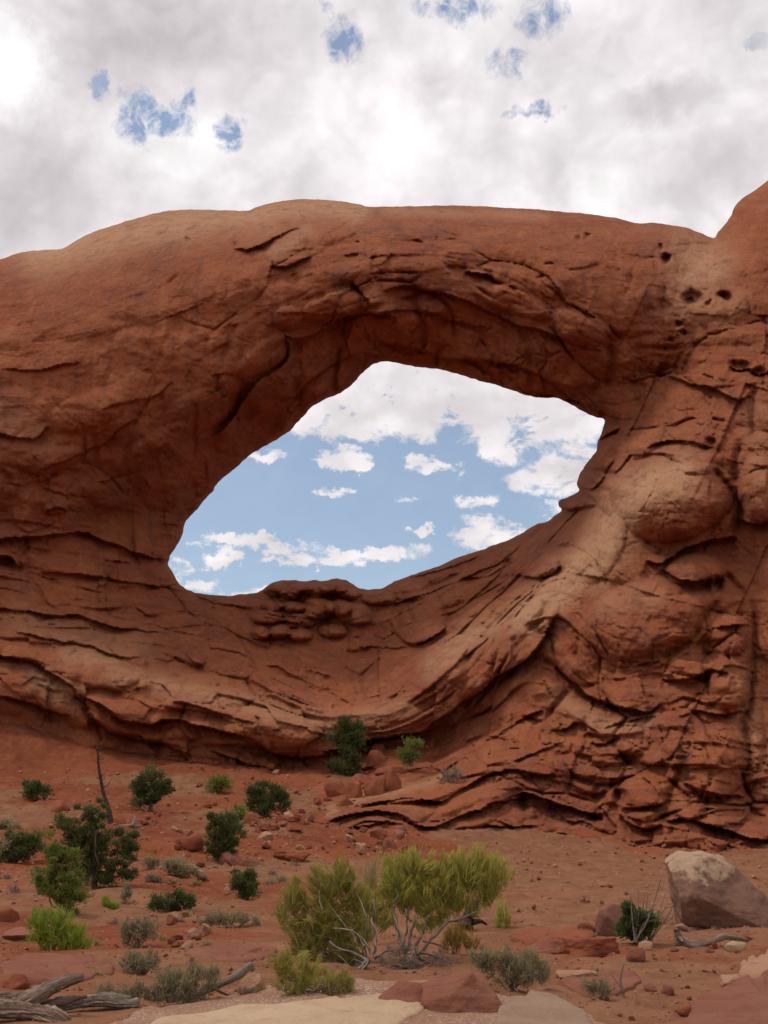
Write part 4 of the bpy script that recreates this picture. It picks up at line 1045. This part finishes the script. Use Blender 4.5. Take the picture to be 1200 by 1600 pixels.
class Wood:
    def __init__(s): s.V=[]; s.F=[]; s.G=[]; s.A=[]; s.n=0
    def add(s, pts, rad, sides=6, gnarl=0., seed=0):
        v, f, g, a = tube_np(pts, rad, sides, gnarl, seed)
        s.V.append(v); s.F.append(f+s.n); s.G.append(g); s.A.append(a); s.n += len(v)
    def limb(s, p0, p1, r0, r1, wob=.1, seg=7, sides=6, seed=0, gnarl=0., sag=0.):
        r = np.random.RandomState(seed)
        t = np.linspace(0, 1, seg)[:,None]
        p0, p1 = np.array(p0, float), np.array(p1, float); L = np.linalg.norm(p1-p0)
        off = np.cumsum(r.normal(0, 1, (seg,3)), axis=0)*wob*L/seg
        off -= off[0] + (off[-1]-off[0])*t
        P = p0+(p1-p0)*t+off+np.array([0,0,1.])*sag*L*4*t*(1-t)
        s.add(P, np.linspace(r0, r1, seg), sides, gnarl, seed)
        return P
    def build(s, name, mat, root=None):
        base = np.array(root.location) if root else 0
        return mesh_obj(name, np.vstack(s.V)-base, np.vstack(s.F), mat, root, attrs={'grain': np.concatenate(s.G), 'along': np.concatenate(s.A)})
def px_line(pts, rad, Y0=None, lift=0.0, step=5):
    """a limb lying about on the ground, from photograph points; rad in photograph pixels"""
    l = resample(np.array(pts, float), step); P = []
    rr = np.interp(np.linspace(0, 1, len(l)), np.linspace(0, 1, len(rad)), rad)
    for (x, y) in l:
        P.append(at(x, y, Y0))
    return np.array(P), rr*px_m(l[0][1], Y0)
def log(name, parts, Y, mat, label, cat, sides=14, gnarl=.5, child=None):
    x, y = parts[0][0][0]
    root = empty(name, at(x, y, Y), label, cat)
    nm = ['trunk']+['branch']*9
    for k, (pts, rad, dY) in enumerate(parts):
        W = Wood()
        P, r = px_line(pts, rad, Y+dY)
        P[:,1] += np.linspace(0, 1, len(P))*.15
        W.add(P, r, sides, gnarl, k*3+1)
        W.build(nm[k], mat, root)
    return root
def build_wood():
    Yl = on_ground(60, 1598).y
    log('fallen_log', [([(-60,1585),(-20,1578),(20,1580),(60,1588),(100,1604)], [13,16,14,15,9], 0), ([(20,1576),(50,1560),(85,1540),(124,1529)], [11,10,8,5], .25), ([(30,1590),(70,1572),(92,1566),(130,1560)], [6,6,5,2], .35), ([(-20,1560),(10,1556),(45,1566)], [5,5,3], .5), ([(0,1575),(20,1563),(42,1556)], [12,9,5], .45)], Yl, M_DEAD,
        'thick twisted weathered log with a forked limb at the bottom left corner', 'log', 40, .8)
    Yb = on_ground(150, 1582).y
    log('fallen_log', [([(84,1582),(105,1571),(150,1565),(185,1571),(212,1572)], [7,10,10,9,7], 0), ([(135,1566),(160,1560),(200,1564)], [5,6,4], .12)], Yb, M_SILVER, 'shorter grey log with pale ridges right of the twisted log', 'log', 32, .8)
    Yc = on_ground(320, 1565).y
    log('fallen_branch', [([(262,1566),(290,1558),(317,1548),(345,1537),(372,1524),(392,1508)], [8,8,8,7,6,5], 0), ([(240,1563),(262,1560),(285,1558)], [3,5,5], .1), ([(330,1540),(345,1552),(362,1560)], [3,2,1.5], -.05)], Yc, M_SILVER, 'silvery dead branch rising to the right behind the sage bushes', 'branch', 12, .5)
    Yd = on_ground(1100, 1480).y
    log('driftwood', [([(1057,1452),(1063,1468),(1083,1477),(1110,1473),(1133,1465),(1155,1466),(1174,1471)], [5,9,8,5,4,4,3], 0), ([(1063,1466),(1058,1478),(1057,1492)], [6,4,3], -.1)], Yd, M_DEAD, 'gnarled driftwood branch below the largest boulder', 'driftwood', 12, .6)
    Ye = on_ground(205, 1294).y
    log('dead_branch', [([(184,1292),(200,1290),(219,1291)], [3,3,2], 0), ([(206,1290),(209,1283),(210,1275)], [2.5,2,1.2], 0)], Ye, M_SILVER, 'pale broken branch lying beside the dead snag', 'branch', 8, .3)
    Yf = on_ground(312, 1377).y
    log('dead_stump', [([(300,1360),(312,1366),(322,1374)], [6,8,5], 0), ([(306,1364),(304,1356),(300,1352)], [3,2,1], 0), ([(318,1370),(326,1377),(330,1378)], [3,2,1], 0)], Yf, M_DEAD, 'small broken stump on the slope left of the round green bush', 'stump', 10, .5)
    Yg = on_ground(740, 1452).y
    log('dead_stump', [([(728,1448),(732,1430),(745,1412),(752,1402)], [14,12,8,3], 0), ([(735,1432),(722,1436),(710,1440)], [4,3,1.5], 0), ([(740,1420),(728,1412),(718,1412)], [4,2.5,1], 0), ([(738,1440),(752,1440),(762,1446)], [5,3,1], 0)], Yg, M_CHAR, 'dark dead juniper stump behind the broom shrub', 'stump', 10, .5)
    Yh = on_ground(975, 1560).y
    log('dry_stick', [([(978,1566),(974,1550),(972,1530),(979,1508)], [2.2,2,1.8,1.2], 0), ([(974,1550),(966,1535),(958,1524)], [1.5,1.2,.8], 0)], Yh, M_DEAD, 'thin upright dry stick beside the dry grass tuft', 'stick', 6, .2)
    Yi = on_ground(330, 1440).y
    log('dead_branch', [([(308,1454),(318,1449),(328,1436)], [4,3.5,1.5], 0)], Yi, M_DEAD, 'short forked stick at the head of the rubble line', 'stick', 8, .3)
    # the dead snag on the slope
    Yt = on_ground(174, 1286).y
    root = empty('dead_tree', at(174, 1286, Yt), 'bare thin dead tree leaning left on the slope behind the largest juniper', 'dead tree')
    W = Wood(); P, r = px_line([(174,1290),(170,1267),(162,1240),(156,1210),(153,1185),(152,1163)], [4.2,3.6,3.0,2.4,1.7,.7], Yt); W.add(P, r, 8, .2, 2); W.build('trunk', M_CHAR, root)
    rr = random.Random(8); s = px_m(1230, Yt)
    for k in range(16):
        t = rr.uniform(.35, .97); i = int(t*(len(P)-1)); p0 = P[i]
        L = rr.uniform(8, 22)*s*(1.25-t*.7); a = rr.uniform(0, 6.28)
        W = Wood(); p1 = p0+np.array([math.cos(a)*L, math.sin(a)*L, rr.uniform(.3, 1.0)*L]); q = W.limb(p0, p1, .8*s, .25*s, .4, 6, 4, k)
        for j in (2,3,4): W.limb(q[j], q[j]+np.array([rr.gauss(0,.4), rr.gauss(0,.4), rr.uniform(.1,.7)])*L*.5, .4*s, .15*s, .3, 4, 3, k*7+j)
        W.build('branch', M_CHAR, root)

# ------------------------------------------------------------------ plants
def leaf_quads(C, Dv, ln, wd, rs):
    n = len(C); R = rs.normal(0, 1, (n,3)); S = np.cross(Dv, R); S /= np.linalg.norm(S, axis=1)[:,None]+1e-9
    ln = ln[:,None]; wd = wd[:,None]
    V = np.stack([C-S*wd*.5, C+S*wd*.5, C+Dv*ln+S*wd*.28, C+Dv*ln-S*wd*.28], 1).reshape(-1,3)
    return V, np.arange(4*n).reshape(n,4)
def crown_points(lumps_px, Y, rs, n, spread_, depth=.9, shell=.55):
    """clump centres inside egg-shaped lumps given in photograph pixels"""
    w = np.array([a*b for _,_,a,b in [l[:4] for l in lumps_px]], float); w /= w.sum()
    out = []; outer = []
    for l, k in zip(lumps_px, rs.multinomial(n, w)):
        cx, cy, rx, ry = l[:4]; s = px_m(cy, Y)
        d = rs.normal(0, 1, (k,3)); d /= np.linalg.norm(d, axis=1)[:,None]
        r = rs.rand(k)**shell
        c = np.array(at(cx, cy, Y))
        q = d*r[:,None]*np.array([rx*s, (rx+ry)*.5*s*depth, ry*s])
        out.append(c+q); outer.append(d)
    return np.vstack(out), np.vstack(outer)
def juniper(px, py, lumps_px, label, mat, cat='juniper tree', name='juniper_tree', clumps=60, per=90, size=None, seed=1, Y=None, trunk=True, group=None, bark=None, limbs=8, leafname='crown', dY=0., rtrunk=4.0):
    rs = np.random.RandomState(seed)
    p = on_ground(px, py) if Y is None else Vector(at(px, py, Y))
    Yc = p.y + dY
    s = px_m(py, Yc)
    root = empty(name, p, label, cat, group)
    C, O = crown_points(lumps_px, Yc, rs, clumps, 1)
    cr = rs.uniform(.35, 1.6, clumps)*7.0*s
    size = size or 2.9*s
    k = int(clumps*per*1.8); ci = rs.randint(0, clumps, k)
    g = rs.normal(0, 1, (k,3)); g /= np.linalg.norm(g, axis=1)[:,None]; rad = rs.rand(k)**.5
    stray = np.where(rs.rand(k) < .2, 1.7, 1.0)
    P = C[ci] + g*(cr[ci]*rad*stray)[:,None]*np.array([1,1,.85])
    P[:,2] = np.maximum(P[:,2], ground_z(P[:,0], P[:,1], False)-.05) if Y is None else P[:,2]
    Dv = g*.8 + O[ci]*.35 + np.array([0,0,.75]) + rs.normal(0,.35,(k,3)); Dv /= np.linalg.norm(Dv, axis=1)[:,None]
    V, F = leaf_quads(P, Dv, size*rs.uniform(.7,1.5,k), size*rs.uniform(.35,.7,k), rs)
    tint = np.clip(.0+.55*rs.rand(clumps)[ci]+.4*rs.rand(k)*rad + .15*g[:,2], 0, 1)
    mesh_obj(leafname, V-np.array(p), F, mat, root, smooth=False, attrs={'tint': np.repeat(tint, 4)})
    if trunk:
        W = Wood(); b = np.array(p)-np.array([0,0,.1])
        tops = C[rs.choice(clumps, min(limbs, clumps), replace=False)]
        mid = np.array([b[0]+(C[:,0].mean()-b[0])*.35, b[1], b[2]+(C[:,2].mean()-b[2])*.45])
        W.limb(b, mid, rtrunk*s, rtrunk*.6*s, .25, 7, 8, seed, .35)
        for i, t in enumerate(tops): W.limb(mid if i % 2 else b+(mid-b)*.6, t, rtrunk*.5*s, .5*s, .35, 7, 5, seed*31+i)
        W.build('trunk', bark or M_BARK, root)
    return root
def broom(px, py, lumps_px, label, mat, cat='shrub', name='broom_shrub', n=1500, length=34, width=1.0, seed=1, Y=None, fan=.5, lean=.0, stems=8, stem_mat=None, group=None, sides=3, dY=0., wild=.25, leafname='foliage', droop=.0, stem_r=1.6):
    """shrub of thin upright stems; length and width in photograph pixels"""
    rs = np.random.RandomState(seed)
    p = on_ground(px, py) if Y is None else Vector(at(px, py, Y))
    Yc = p.y+dY; s = px_m(py, Yc); b = np.array(p)
    root = empty(name, p, label, cat, group)
    m = max(8, n//11)
    T, O = crown_points(lumps_px, Yc, rs, m, 1, .8, .6)
    cen = np.array([np.array(at(l[0], l[1]+l[3]*.75, Yc)) for l in lumps_px])
    ne = np.argmin(((T[:,None]-cen[None])**2).sum(2), axis=1)
    away = T-cen[ne]; away /= np.linalg.norm(away, axis=1)[:,None]+1e-9
    ax = away*fan*1.3 + np.array([lean,0,.85]) + rs.normal(0, wild, (m,3))
    ti = rs.randint(0, m, n)
    Dv = ax[ti] + rs.normal(0, wild*1.1, (n,3)); Dv /= np.linalg.norm(Dv, axis=1)[:,None]
    L = length*s*rs.uniform(.35,1.15,n)*rs.uniform(.6,1.2,m)[ti]
    E = T[ti] + rs.normal(0, 2.2*s, (n,3)) + Dv*L[:,None]*.35
    gz = ground_z(E[:,0], E[:,1], False) if Y is None else np.full(n, b[2]-.5)
    bend = rs.normal(0,.22,(n,3)); bend[:,2] -= droop
    seg = 4; t = np.linspace(0,1,seg)
    Pt = E[:,None]-Dv[:,None]*L[:,None,None]*(1-t)[None,:,None] + bend[:,None]*(L[:,None]*(t**2-t)[None,:])[:,:,None]
    if Y is None: Pt[:,:,2] = np.maximum(Pt[:,:,2], (gz-.03)[:,None])
    S1 = np.cross(Dv, rs.normal(0,1,(n,3))); S1 /= np.linalg.norm(S1, axis=1)[:,None]+1e-9; S2 = np.cross(Dv, S1)
    w = width*s*rs.uniform(.6,1.3,n)[:,None]*np.array([1,.9,.75,.3])[None]
    an = np.linspace(0, 2*np.pi, sides, endpoint=False)
    V = Pt[:,:,None] + w[:,:,None,None]*.5*(np.cos(an)[None,None,:,None]*S1[:,None,None]+np.sin(an)[None,None,:,None]*S2[:,None,None])
    base = (np.arange(n)*seg*sides)[:,None,None]
    ring = (np.arange(seg-1)*sides)[None,:,None]; q = np.arange(sides)[None,None]; q2 = (q+1) % sides
    F = np.stack([base+ring+q, base+ring+q2, base+ring+sides+q2, base+ring+sides+q], -1).reshape(-1,4)
    tint = np.clip(rs.rand(n)[:,None]*.35 + rs.rand(m)[ti][:,None]*.3 + np.array([-.1,.1,.25,.45])[None] + .1*fbm(E[:,0]*4, E[:,2]*4, 2, 3)[:,None], 0, 1)
    mesh_obj(leafname, V.reshape(-1,3)-b, F, mat, root, attrs={'tint': np.repeat(tint.ravel(), sides)})
    if stems:
        W = Wood()
        for i in range(stems):
            tgt = E[rs.randint(n)]-np.array([0,0,length*s*.35]); st = b+np.array([rs.normal(0,4)*s, rs.normal(0,4)*s, -.03])
            W.limb(st, tgt, stem_r*s, .5*s, .45, 7, 5, seed*17+i)
        W.build('stem', stem_mat or M_SILVER, root)
    return root
def build_plants():
    # ---- junipers on the slope
    juniper(150, 1386, [(130,1290,34,36),(150,1270,24,22),(110,1290,26,18),(165,1315,40,34),(195,1335,28,34),(120,1330,34,34),(150,1352,46,30),(200,1362,18,18),(85,1298,12,12),(135,1355,28,20),(170,1372,40,10),(120,1372,26,10)], 'largest dark green juniper with a wide ragged crown on the left slope', M_JUN, clumps=150, per=95, seed=3, rtrunk=6)
    juniper(92, 1432, [(88,1320,16,16),(92,1345,30,24),(72,1362,22,24),(108,1368,24,26),(90,1385,36,24),(112,1405,22,24),(118,1332,8,10),(62,1385,14,16),(80,1310,7,10),(94,1408,32,16)], 'yellow green upright juniper just in front of the largest juniper', M_JUN_L, clumps=105, per=95, seed=5, rtrunk=3)
    juniper(235, 1266, [(238,1212,18,16),(224,1228,18,16),(246,1236,20,20),(232,1250,28,13),(214,1240,10,12),(255,1226,9,12)], 'compact dark juniper alone on the red slope right of the dead tree', M_JUN, clumps=60, per=80, seed=7)
    juniper(345, 1346, [(335,1272,16,16),(350,1285,22,22),(362,1305,20,20),(335,1305,20,22),(350,1325,30,16),(330,1336,12,10)], 'ragged dark juniper beside the dark red block on the slope', M_JUN, clumps=62, per=80, seed=9)
    juniper(415, 1276, [(400,1240,18,18),(422,1236,24,20),(440,1246,14,16),(412,1258,30,14)], 'rounded dark bush on the slope left of the boulder pile', M_JUN, 'bush', 'juniper_bush', clumps=60, per=75, seed=11)
    juniper(543, 1214, [(545,1136,20,16),(532,1150,18,18),(556,1152,16,20),(540,1178,28,20),(552,1196,18,16),(528,1196,16,12)], 'dark juniper growing against the ledge at its lowest sag', M_JUN, clumps=74, per=80, seed=13, Y=77.0)
    juniper(384, 1406, [(376,1374,16,16),(392,1376,14,18),(384,1392,22,13)], 'small round green bush in the middle of the left slope', M_JUN, 'bush', 'green_bush', clumps=36, per=90, seed=15)
    juniper(56, 1250, [(50,1234,14,14),(62,1236,12,12)], 'small dark bush high on the slope left of the dead tree', M_JUN, 'bush', 'green_bush', clumps=22, per=70, seed=17, trunk=False)
    juniper(30, 1346, [(15,1312,16,16),(40,1308,20,12),(45,1325,22,16),(20,1330,22,16),(60,1320,12,14)], 'mixed grey green thicket at the left edge behind the junipers', M_JUN, 'bush', 'green_bush', clumps=60, per=75, seed=19)
    juniper(4, 1345, [(-6,1325,26,26),(4,1340,20,14)], 'greyish bush cut by the left edge below the thicket', M_SAGE, 'bush', 'grey_bush', clumps=30, per=75, seed=20, trunk=False)
    juniper(8, 1295, [(4,1290,18,8),(22,1294,12,6)], 'low dull green bush at the left edge above the thicket', M_SAGE, 'bush', 'grey_bush', clumps=16, per=70, seed=21, trunk=False)
    juniper(338, 1238, [(336,1227,14,9),(348,1224,10,8)], 'small yellowish green bush high on the slope', M_JUN_L, 'bush', 'green_bush', clumps=18, per=60, seed=22, trunk=False)
    juniper(376, 1282, [(374,1272,12,9)], 'tiny yellowish bush between the ragged juniper and the rounded bush', M_JUN_L, 'bush', 'green_bush', clumps=12, per=60, seed=24, trunk=False)
    juniper(643, 1194, [(640,1172,16,14),(652,1165,10,10),(636,1184,10,9)], 'sparse green bush in the crevice right of the ledge juniper', M_JUN_L, 'bush', 'green_bush', clumps=24, per=45, seed=25, Y=74.5)
    broom(706, 1240, [(708,1212,20,22),(700,1225,18,14)], 'leafless grey bush standing on the layered rock tongue', M_GREYB, 'bush', 'grey_bush', n=456, length=12, width=.9, wild=.55, seed=26, Y=71.0, fan=.9, stems=6)
    juniper(280, 1370, [(272,1356,18,10),(292,1360,14,8),(262,1350,8,6)], 'low dull green bush behind the small broken stump', M_SAGE, 'bush', 'green_bush', clumps=26, per=70, seed=27, trunk=False)
    broom(237, 1358, [(237,1347,16,10)], 'pale sage clump right of the largest juniper', M_SAGE, 'bush', 'sage_bush', n=504, length=8, width=.9, wild=.55, seed=28, fan=.9, stems=0)
    broom(240, 1378, [(240,1371,14,7)], 'brown dry tuft below the pale sage clump', M_GREYB, 'bush', 'dry_tuft', n=288, length=8, width=.8, wild=.55, seed=29, fan=.9, stems=0)
    juniper(262, 1425, [(285,1400,18,12),(296,1412,12,12),(244,1410,14,9),(258,1405,10,8),(272,1418,14,8)], 'half dead low juniper with a bare dark trunk on the slope', M_JUN, 'bush', 'juniper_bush', clumps=34, per=75, seed=30, rtrunk=7, bark=M_CHAR, limbs=6)
    broom(172, 1420, [(170,1410,14,11),(182,1414,10,8)], 'small bright green tuft below the upright juniper', M_BRIGHT, 'bush', 'green_tuft', n=336, length=14, width=.9, seed=31, fan=.8, stems=0)
    broom(198, 1410, [(198,1388,7,18),(196,1400,9,10)], 'thin upright grey green twig bush below the largest juniper', M_SAGE, 'bush', 'grey_bush', n=312, length=12, width=.9, wild=.55, seed=32, fan=.4, stems=3)
    broom(360, 1450, [(345,1434,26,14),(380,1436,26,12),(320,1440,16,9),(402,1440,12,9)], 'wide low grey green bush below the round green bush', M_SAGE, 'bush', 'sage_bush', n=1072, length=12, width=.9, wild=.55, seed=33, fan=.7, stems=4)
    rg = random.Random(12)
    for k in range(22):
        x, y = [(rg.uniform(100,420), rg.uniform(1335,1540)), (rg.uniform(0,180), rg.uniform(1330,1480)), (rg.uniform(420,470), rg.uniform(1290,1400))][k % 3 if k % 6 < 5 else 0]
        broom(x, y, [(x, y-4, 9, 5), (x+6, y-3, 7, 4)], 'small dry grass tuft between the bushes of the left slope', (M_STRAW, M_GREYB, M_SAGE)[k % 3], 'grass', 'grass_tuft', n=90, length=rg.uniform(7,13), width=.8, seed=300+k, fan=.7, stems=0, wild=.4, group='dry grass tufts on the left slope')
    # ---- nearer bushes at left
    broom(82, 1484, [(60,1436,28,18),(90,1438,26,20),(75,1458,34,20),(118,1458,24,22),(100,1472,30,14),(128,1474,14,14)], 'bright lime green bush at the foot of the yellow green juniper', M_BRIGHT, 'bush', 'green_bush', n=1980, length=24, width=1.0, seed=35, fan=.9, stems=5, wild=.35)
    broom(216, 1482, [(200,1450,20,18),(228,1446,24,20),(215,1466,32,14)], 'upper of two round grey bushes below the slope', M_SAGE, 'bush', 'grey_bush', n=1237, length=15, width=.9, seed=37, fan=.9, wild=.6, stems=8)
    broom(218, 1522, [(204,1500,20,16),(232,1500,20,16),(218,1510,32,10)], 'lower of two round grey bushes below the slope', M_SAGE, 'bush', 'grey_bush', n=1072, length=14, width=.9, seed=38, fan=.9, wild=.6, stems=8)
    broom(190, 1568, [(170,1550,28,14),(210,1548,26,16),(190,1558,36,9)], 'low grey sage bush right behind the shorter grey log', M_SAGE, 'bush', 'sage_bush', n=1237, length=15, width=.8, seed=39, fan=.8, wild=.6, stems=6)
    broom(290, 1572, [(262,1530,26,22),(300,1524,28,22),(330,1526,18,22),(285,1548,46,16),(245,1552,24,14)], 'tall pale sage bush behind the silvery branch', M_SAGE, 'bush', 'sage_bush', n=2475, length=21, width=.8, seed=40, fan=.6, wild=.6, stems=10)
    broom(396, 1556, [(390,1548,22,9)], 'small dull tuft beside the tan rock', M_SAGE, 'bush', 'sage_bush', n=360, length=9, width=.8, wild=.55, seed=41, fan=.8, stems=0)
    # ---- the broom shrubs in the middle of the foreground
    b1 = broom(648, 1500, [(622,1362,36,30),(650,1346,34,22),(690,1358,40,30),(735,1352,38,28),(768,1362,34,30),(660,1392,48,30),(715,1392,46,26),(762,1388,28,18),(640,1400,36,26),(600,1430,20,22),(668,1440,26,12),(580,1405,18,20),(690,1415,40,18),(610,1385,24,24),(740,1412,30,14)], 'large bright green broom shrub with upright stems on bare silver branches', M_EPH, 'shrub', n=8600, length=30, width=1.0, seed=50, fan=.75, lean=.10, stems=0, wild=.30)
    broom(640, 1512, [(600,1500,30,14),(650,1505,40,14),(690,1500,24,14),(560,1520,24,14),(625,1478,26,14)], 'dry brown litter and low twigs on the sand mound under the bright broom shrub', M_GREYB, 'dry twigs', 'dry_twigs', n=700, length=20, width=.8, seed=48, fan=1.2, stems=14, wild=.8)
    def gnarl(root, name, Yq, lines, mat, seed):
        for k, (pts, rad) in enumerate(lines):
            W = Wood(); P, r = px_line(pts, rad, Yq + .12*((k*5) % 7-3)/3)
            P += np.c_[perlin(P[:,2]*9+k, P[:,0]*7, 3), perlin(P[:,2]*8, P[:,0]*8+k, 4), 0*P[:,0]]*.03
            W.add(P, r, 7, .3, k+seed); W.build(name, mat, root)
    Yq = on_ground(648, 1505).y - .1
    gnarl(b1, 'branch', Yq, [([(625,1470),(624,1455),(614,1430),(616,1412),(622,1398)], [3,3,2.6,2.2,1.5]), ([(640,1490),(640,1465),(646,1445),(648,1430)], [3.4,3,2.4,1.8]), ([(650,1500),(652,1475),(664,1450),(668,1430)], [3.2,2.8,2.2,1.5]), ([(655,1492),(672,1468),(690,1450),(705,1430)], [3,2.5,2,1.3]), ([(636,1500),(630,1480),(636,1456),(634,1420)], [2.4,2,1.6,1.2]),
                              ([(650,1492),(660,1500),(676,1508),(690,1522)], [2.6,2.4,2,1.2]), ([(646,1494),(636,1506),(620,1516),(610,1528)], [2.4,2.2,1.6,1.0]), ([(655,1488),(680,1494),(705,1506)], [2.2,1.8,1.0]), ([(648,1490),(646,1506),(650,1520)], [2,1.6,.8]), ([(700,1440),(720,1436),(745,1424)], [1.8,1.6,1.0]), ([(662,1470),(690,1478),(715,1490)], [1.8,1.5,.9]), ([(640,1412),(636,1425),(642,1440)], [1.4,1.5,1.6])], M_SILVER, 60)
    b2 = broom(575, 1505, [(510,1376,30,34),(535,1362,22,24),(545,1385,26,26),(458,1394,18,28),(470,1412,22,26),(505,1405,34,28),(495,1445,44,32),(535,1440,34,32),(462,1455,26,30),(520,1470,40,24),(500,1505,44,20),(545,1500,26,14),(560,1410,22,24),(570,1450,22,26),(480,1480,34,20),(440,1420,12,22),(550,1480,30,18)], 'olive green broom shrub with loose stems and grey twigs, left of the bright one', M_OLIVE, 'shrub', n=7200, length=30, width=.95, seed=52, fan=.85, lean=-.08, stems=18, wild=.38, stem_r=1.4)
    gnarl(b2, 'branch', on_ground(572, 1512).y-.12, [([(585,1495),(586,1470),(583,1440),(586,1405)], [3,2.6,2,1.2]), ([(578,1500),(562,1512),(553,1525),(549,1540)], [3.6,3,2.4,1.4]), ([(578,1500),(566,1518),(560,1532)], [2.6,2,1.2]), ([(584,1498),(600,1488),(614,1484)], [2.2,1.8,1.0]), ([(572,1500),(550,1488),(530,1482),(515,1470)], [2.4,2,1.6,1.0]), ([(570,1478),(550,1455),(520,1450)], [1.8,1.5,.9]), ([(505,1420),(500,1405),(498,1392)], [1.4,1.2,.8]), ([(580,1490),(570,1470),(560,1462)], [2,1.6,1])], M_SILVER, 70)
    broom(480, 1556, [(450,1522,32,30),(482,1516,36,30),(515,1528,30,24),(540,1532,18,18),(465,1540,44,14),(440,1500,20,20)], 'low dark olive broom shrub in front of the loose one', M_OLIVE, 'shrub', n=1870, length=26, width=.95, seed=54, fan=.9, stems=8, wild=.42)
    broom(570, 1480, [(578,1372,10,34),(590,1360,9,26),(565,1400,9,34),(572,1430,12,26)], 'tall dry straw coloured grass tuft between the two broom shrubs', M_STRAW, 'grass', 'grass_tuft', n=208, length=88, width=.75, seed=56, fan=.25, lean=.12, stems=0, wild=.10, droop=.2)
    broom(712, 1492, [(712,1462,26,20),(735,1472,16,12),(695,1474,14,12)], 'rusty yellow dry tuft right of the silver branches', M_RUST, 'tuft', 'dry_tuft', n=440, length=26, width=.85, seed=57, fan=.6, stems=3)
    broom(786, 1448, [(786,1424,12,20),(780,1434,10,12)], 'small green tuft under the right end of the bright broom shrub', M_EPH, 'tuft', 'green_tuft', n=240, length=26, width=.9, seed=58, fan=.35, stems=0)
    broom(800, 1546, [(758,1496,26,18),(790,1500,30,22),(825,1506,28,26),(845,1518,16,20),(805,1524,44,14)], 'grey green sage shrub right of the pink boulder', M_SAGE, 'shrub', 'sage_bush', n=2475, length=22, width=.85, seed=59, fan=.7, stems=8, wild=.6)
    # ---- right
    broom(932, 1560, [(925,1540,18,12),(946,1542,16,14)], 'short dry grass tuft on the flat pinkish slab', M_SAGE, 'tuft', 'dry_tuft', n=504, length=18, width=.8, wild=.55, seed=61, fan=.5, stems=3)
    g = juniper(992, 1474, [(984,1432,17,20),(1000,1444,20,22),(985,1456,18,16),(1010,1458,12,10)], 'green bush with bare grey branches between the brown and largest boulders', M_JUN, 'bush', 'green_bush', clumps=34, per=110, seed=63, rtrunk=2.5, limbs=5, size=.055)
    Yr = on_ground(1000, 1476).y
    rr = random.Random(4); s = px_m(1440, Yr)
    for k in range(13):
        x0 = rr.uniform(985, 1015); x1 = x0+rr.uniform(-15, 55); y1 = rr.uniform(1362, 1430)
        W = Wood(); P, r = px_line([(x0,1472),(x0+(x1-x0)*.4,1445),(x0+(x1-x0)*.7, (1445+y1)/2+5),(x1,y1)], [1.5,1.1,.7,.35], Yr+rr.uniform(-.25,.3))
        W.add(P, r, 5, .2, k)
        for j in range(7):
            q = P[rr.randint(len(P)//3, len(P)-1)]; W.limb(q, q+np.array([rr.gauss(.3,.6), rr.gauss(0,.5), rr.uniform(0,1)])*16*s, .45*s, .22*s, .4, 5, 3, k*9+j)
        W.build('branch', M_GREYB if False else M_SILVER, g)
build_path(); build_stones(); build_chips(); build_wood(); build_plants()
